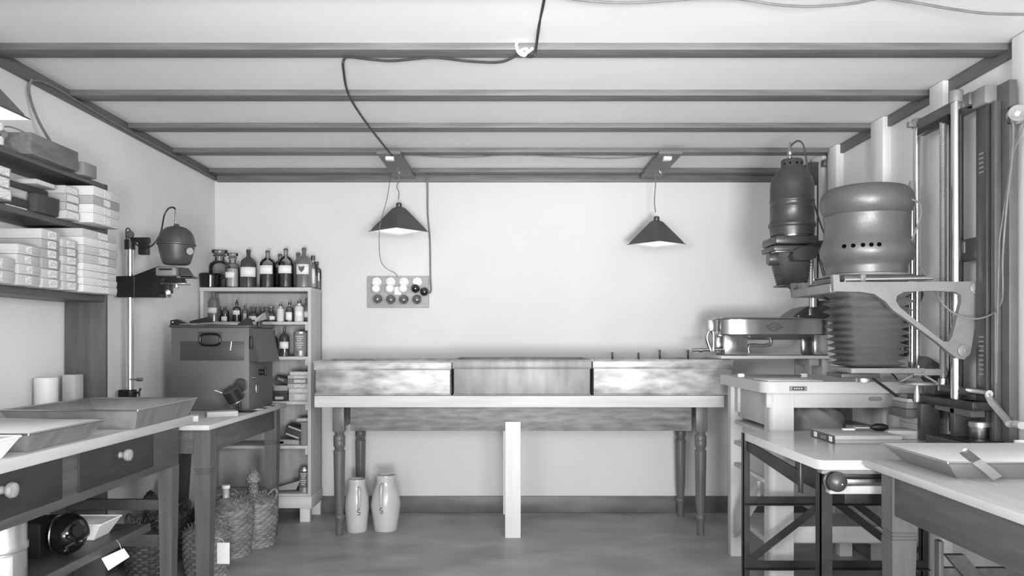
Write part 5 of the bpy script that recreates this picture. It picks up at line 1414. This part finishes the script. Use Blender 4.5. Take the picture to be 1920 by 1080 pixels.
# flex hanging in a loop
MB().tube([P(1722, 496, 3.2), P(1745, 530, 3.12), P(1765, 566, 3.02), P(1790, 588, 3.0), P(1825, 598, 2.98), P(1858, 590, 2.94), P(1876, 570, 2.86), P(1880, 540, 2.82), P(1880, 480, 2.80), P(1888, 380, 2.78), P(1897, 300, 2.78), P(1900, 240, 2.79), P(1896, 226, 2.81)], .0035, 8, smooth=8).build('flex', 'cord', t)
MB().tube([P(1695, 372, 3.2), P(1710, 374, 3.16), P(1724, 382, 3.16), P(1727, 400, 3.16), P(1718, 430, 3.16), P(1710, 450, 3.18), P(1708, 470, 3.2)], .004, 8, smooth=8).build('lamphouse_flex', 'cord', t)
MB().cyl(P(1694, 372, 3.22), P(1712, 372, 3.17), .008, .006, 14).build('lamphouse_plug', 'cast', t)
MB().hexa([P(1688, 352, 3.5), P(1716, 346, 3.5), P(1716, 346, 3.55), P(1688, 352, 3.55), P(1690, 358, 3.5), P(1716, 362, 3.5), P(1716, 362, 3.55), P(1690, 358, 3.55)]).build('rear_bracket', 'patch', t)
cable([P(1622, 698, 3.52), P(1640, 712, 3.53), P(1662, 728, 3.55), P(1684, 745, 3.57)], .006, 'cord_d', 'dark flex slanting across the front of the enlarger desk')
cable([P(1640, 690, 3.5), P(1662, 692, 3.5), P(1675, 703, 3.55), P(1682, 712, 3.57)], .004, 'cord_d', 'short dark flex curving behind the lens stage of the big enlarger')

# ================================================================ REAR ENLARGER on the desk
t = thing('rear_enlarger', 'dark bullet-shaped enlarger with small bellows above the pale desk', 'enlarger', (1.60, 4.1, 1.0))
rx, ry = P(1485, 0, 3.95).x, 3.95; S2 = ry / F


def z2f(y): return CH - (y - CY) / F * ry
pr = [(39, 443), (40, 436), (40.5, 428), (42, 427), (43, 424), (43, 421), (41, 419), (40, 416), (39.5, 393), (40.2, 392), (40.2, 390), (39.5, 389), (39.5, 381), (40.5, 380), (40.5, 377), (39.5, 376), (39.5, 352), (38, 342), (34, 331), (28, 322), (21, 316), (20, 314), (20, 303), (18, 299.5), (12, 298), (0, 297.5)]
MB().lathe([(r * S2, z2f(y)) for r, y in pr], (rx, ry, 0), 56).build('lamphouse', 'head2', t, ang=45) if 'head2' in M else MB().lathe([(r * S2, z2f(y)) for r, y in pr], (rx, ry, 0), 56).build('lamphouse', 'hammer_d', t, ang=45)
for dx in (-17, -9, 2, 11):
    a = math.asin(dx / 20); c = V((rx + 20 * S2 * math.sin(a), ry - 20 * S2 * math.cos(a), z2f(309)))
    MB().cyl(c + V((0, .002, 0)), c + V((0, -.001, 0)), .0055, None, 12).build('vent_hole', 'void', t)
MB().lathe([(.010, 0), (.013, .012), (.010, .022), (.014, .03), (.012, .045), (.006, .075), (.0045, .09)], (P(1481, 0, ry).x, ry, z2f(299)), 16).build('cord_socket', 'steel', t)
MB().tube([P(1482, 276, ry), P(1486, 270, ry), P(1497, 264, ry), P(1506, 272, ry), P(1512, 300, ry + .0), P(1516, 335, ry), P(1522, 365, ry), P(1532, 400, ry), P(1543, 432, ry), P(1551, 450, ry), P(1549, 460, ry), P(1541, 464, ry + .05)], .0045, 8, smooth=7).build('flex', 'cord_d', t)
MB().box((P(1441, 0, ry).x, ry - .11, z2f(462)), (P(1518, 0, ry).x, ry + .11, z2f(446)), .012).build('upper_plate', 'hammer_d', t)
MB().cyl((rx, ry, z2f(446)), (rx, ry, z2f(442)), .085, None, 32).build('neck_ring', 'steel', t)
MB().box((P(1439, 0, ry).x, ry - .10, z2f(474)), (P(1512, 0, ry).x, ry + .10, z2f(464)), .006).build('negative_stage', 'hammer_d', t)
MB().box((P(1440, 0, ry).x, ry - .12, z2f(477)), (P(1485, 0, ry).x, ry + .02, z2f(475)), .001).build('negative_slide', 'steel', t)
MB().lathe([(.030, 0), (.034, .01), (.034, .05), (.028, .055)], (P(1436, 0, ry).x, ry - .03, z2f(487)), 24, (1, 0, 0)).build('side_knob', 'hammer_d', t)
hp2 = [(1490, 487), (1486, 478), (1492, 468), (1504, 462), (1530, 462), (1534, 470), (1530, 484), (1512, 488)]
MB().prism([(P(a, b, ry - .14).x, P(a, b, ry - .14).z) for a, b in hp2], 1, ry - .14, ry - .06).build('curved_guard', 'hammer_d', t)
bellows(MB(), rx - .090, rx + .075, ry - .075, ry + .075, z2f(475), rx - .062, rx + .062, ry - .055, ry + .055, z2f(535), 11, .005).build('bellows', 'bellows', t, ang=25)
MB().box((P(1457, 0, ry).x, ry - .065, z2f(538)), (P(1512, 0, ry).x, ry + .06, z2f(535)), .002).build('lens_board', 'hammer_d', t)
MB().lathe([(.018, 0), (.021, .003), (.021, .018), (.018, .022)], (P(1486, 0, ry).x, ry, z2f(546)), 24).build('lens', 'chrome', t)
MB().cyl((1.612, 4.15, 1.37), (1.612, 4.15, 2.02), .017, None, 24).build('steel_column', 'chrome', t)
MB().box((1.676, 4.25, 1.36), (XR - .001, 4.28, 1.41), .003).build('wall_bracket', 'hammer_d', t)
MB().cyl((1.612, 4.15, 1.39), (1.655, 4.25, 1.39), .012, None, 12).build('column_tie', 'hammer_d', t)
MB().box((1.640, 4.24, 1.33), (1.676, 4.29, 2.17), .003).build('rear_post', 'hammer_d', t)
MB().box((rx + .07, 4.03, z2f(462)), (1.68, 4.25, z2f(447)), .004).build('head_arm', 'hammer', t)
MB().lathe([(.018, 0), (.024, .006), (.024, .03), (.012, .034)], P(1546, 458, 4.0), 18, (.6, -1, 0)).build('clamp_knob', 'black', t)
MB().tube([P(1531, 470, 4.05), P(1538, 490, 4.05), P(1546, 520, 4.05)], .008, 8).build('strut', 'iron', t)
t2 = thing('focus_bracket', 'grey metal bracket between the rear enlarger and the big fork arm', 'bracket', (1.55, 3.62, 1.40))
a = P(1498, 558, 3.62); b = P(1552, 531, 3.62)
MB().box((a.x, 3.58, a.z), (a.x + .030, 3.64, b.z), .003).build('end_plate', 'cast', t2)
MB().box((a.x, 3.60, a.z), (b.x, 3.64, a.z + .028), .003).build('lower_bar', 'hammer', t2)
MB().cyl((a.x + .03, 3.61, b.z - .015), (b.x - .01, 3.61, b.z - .012), .008, None, 14).build('guide_rod', 'steel', t2)
MB().lathe([(.012, 0), (.015, .005), (.015, .02), (.010, .025)], (b.x - .02, 3.58, b.z - .012), 16, (0, -1, 0)).build('set_screw', 'black', t2)
MB().box((b.x - .015, 3.535, a.z), (b.x, 3.64, b.z), .003).build('end_plate', 'hammer', t2)
# small things on the desk
zd = .9995
tag(MB().box((1.20, 3.64, zd), (1.46, 3.86, zd + .003), .0005).build('paper_sheet', 'paper'), 'white sheet lying on the front left of the enlarger desk', 'paper')
t = thing('ruler_rod', 'thin steel rod with white end blocks across the enlarger desk', 'rod', (1.35, 4.0, zd))
MB().cyl((1.17, 4.0, zd + .012), (1.50, 4.0, zd + .010), .005, None, 10).build('rod', 'steel', t)
MB().box((1.165, 3.99, zd), (1.195, 4.02, zd + .020), .004).build('end_block', 'enamel', t)
MB().box((1.49, 3.99, zd), (1.52, 4.02, zd + .020), .004).build('end_block', 'enamel', t)
tag(MB().tube([P(1552, 300, 4.68), P(1552, 400, 4.68), P(1553, 500, 4.68), P(1553, 560, 4.68)], .005, 8).build('cable', 'cord'), 'grey cable running down the pale wall battens behind the enlargers', 'cable')
tag(MB().box((XR - .06, 4.69, 2.25), (XR - .004, 4.74, ZC - .058), .004).build('junction_box', 'hammer'), 'small grey block high between the far right wall battens', 'box')
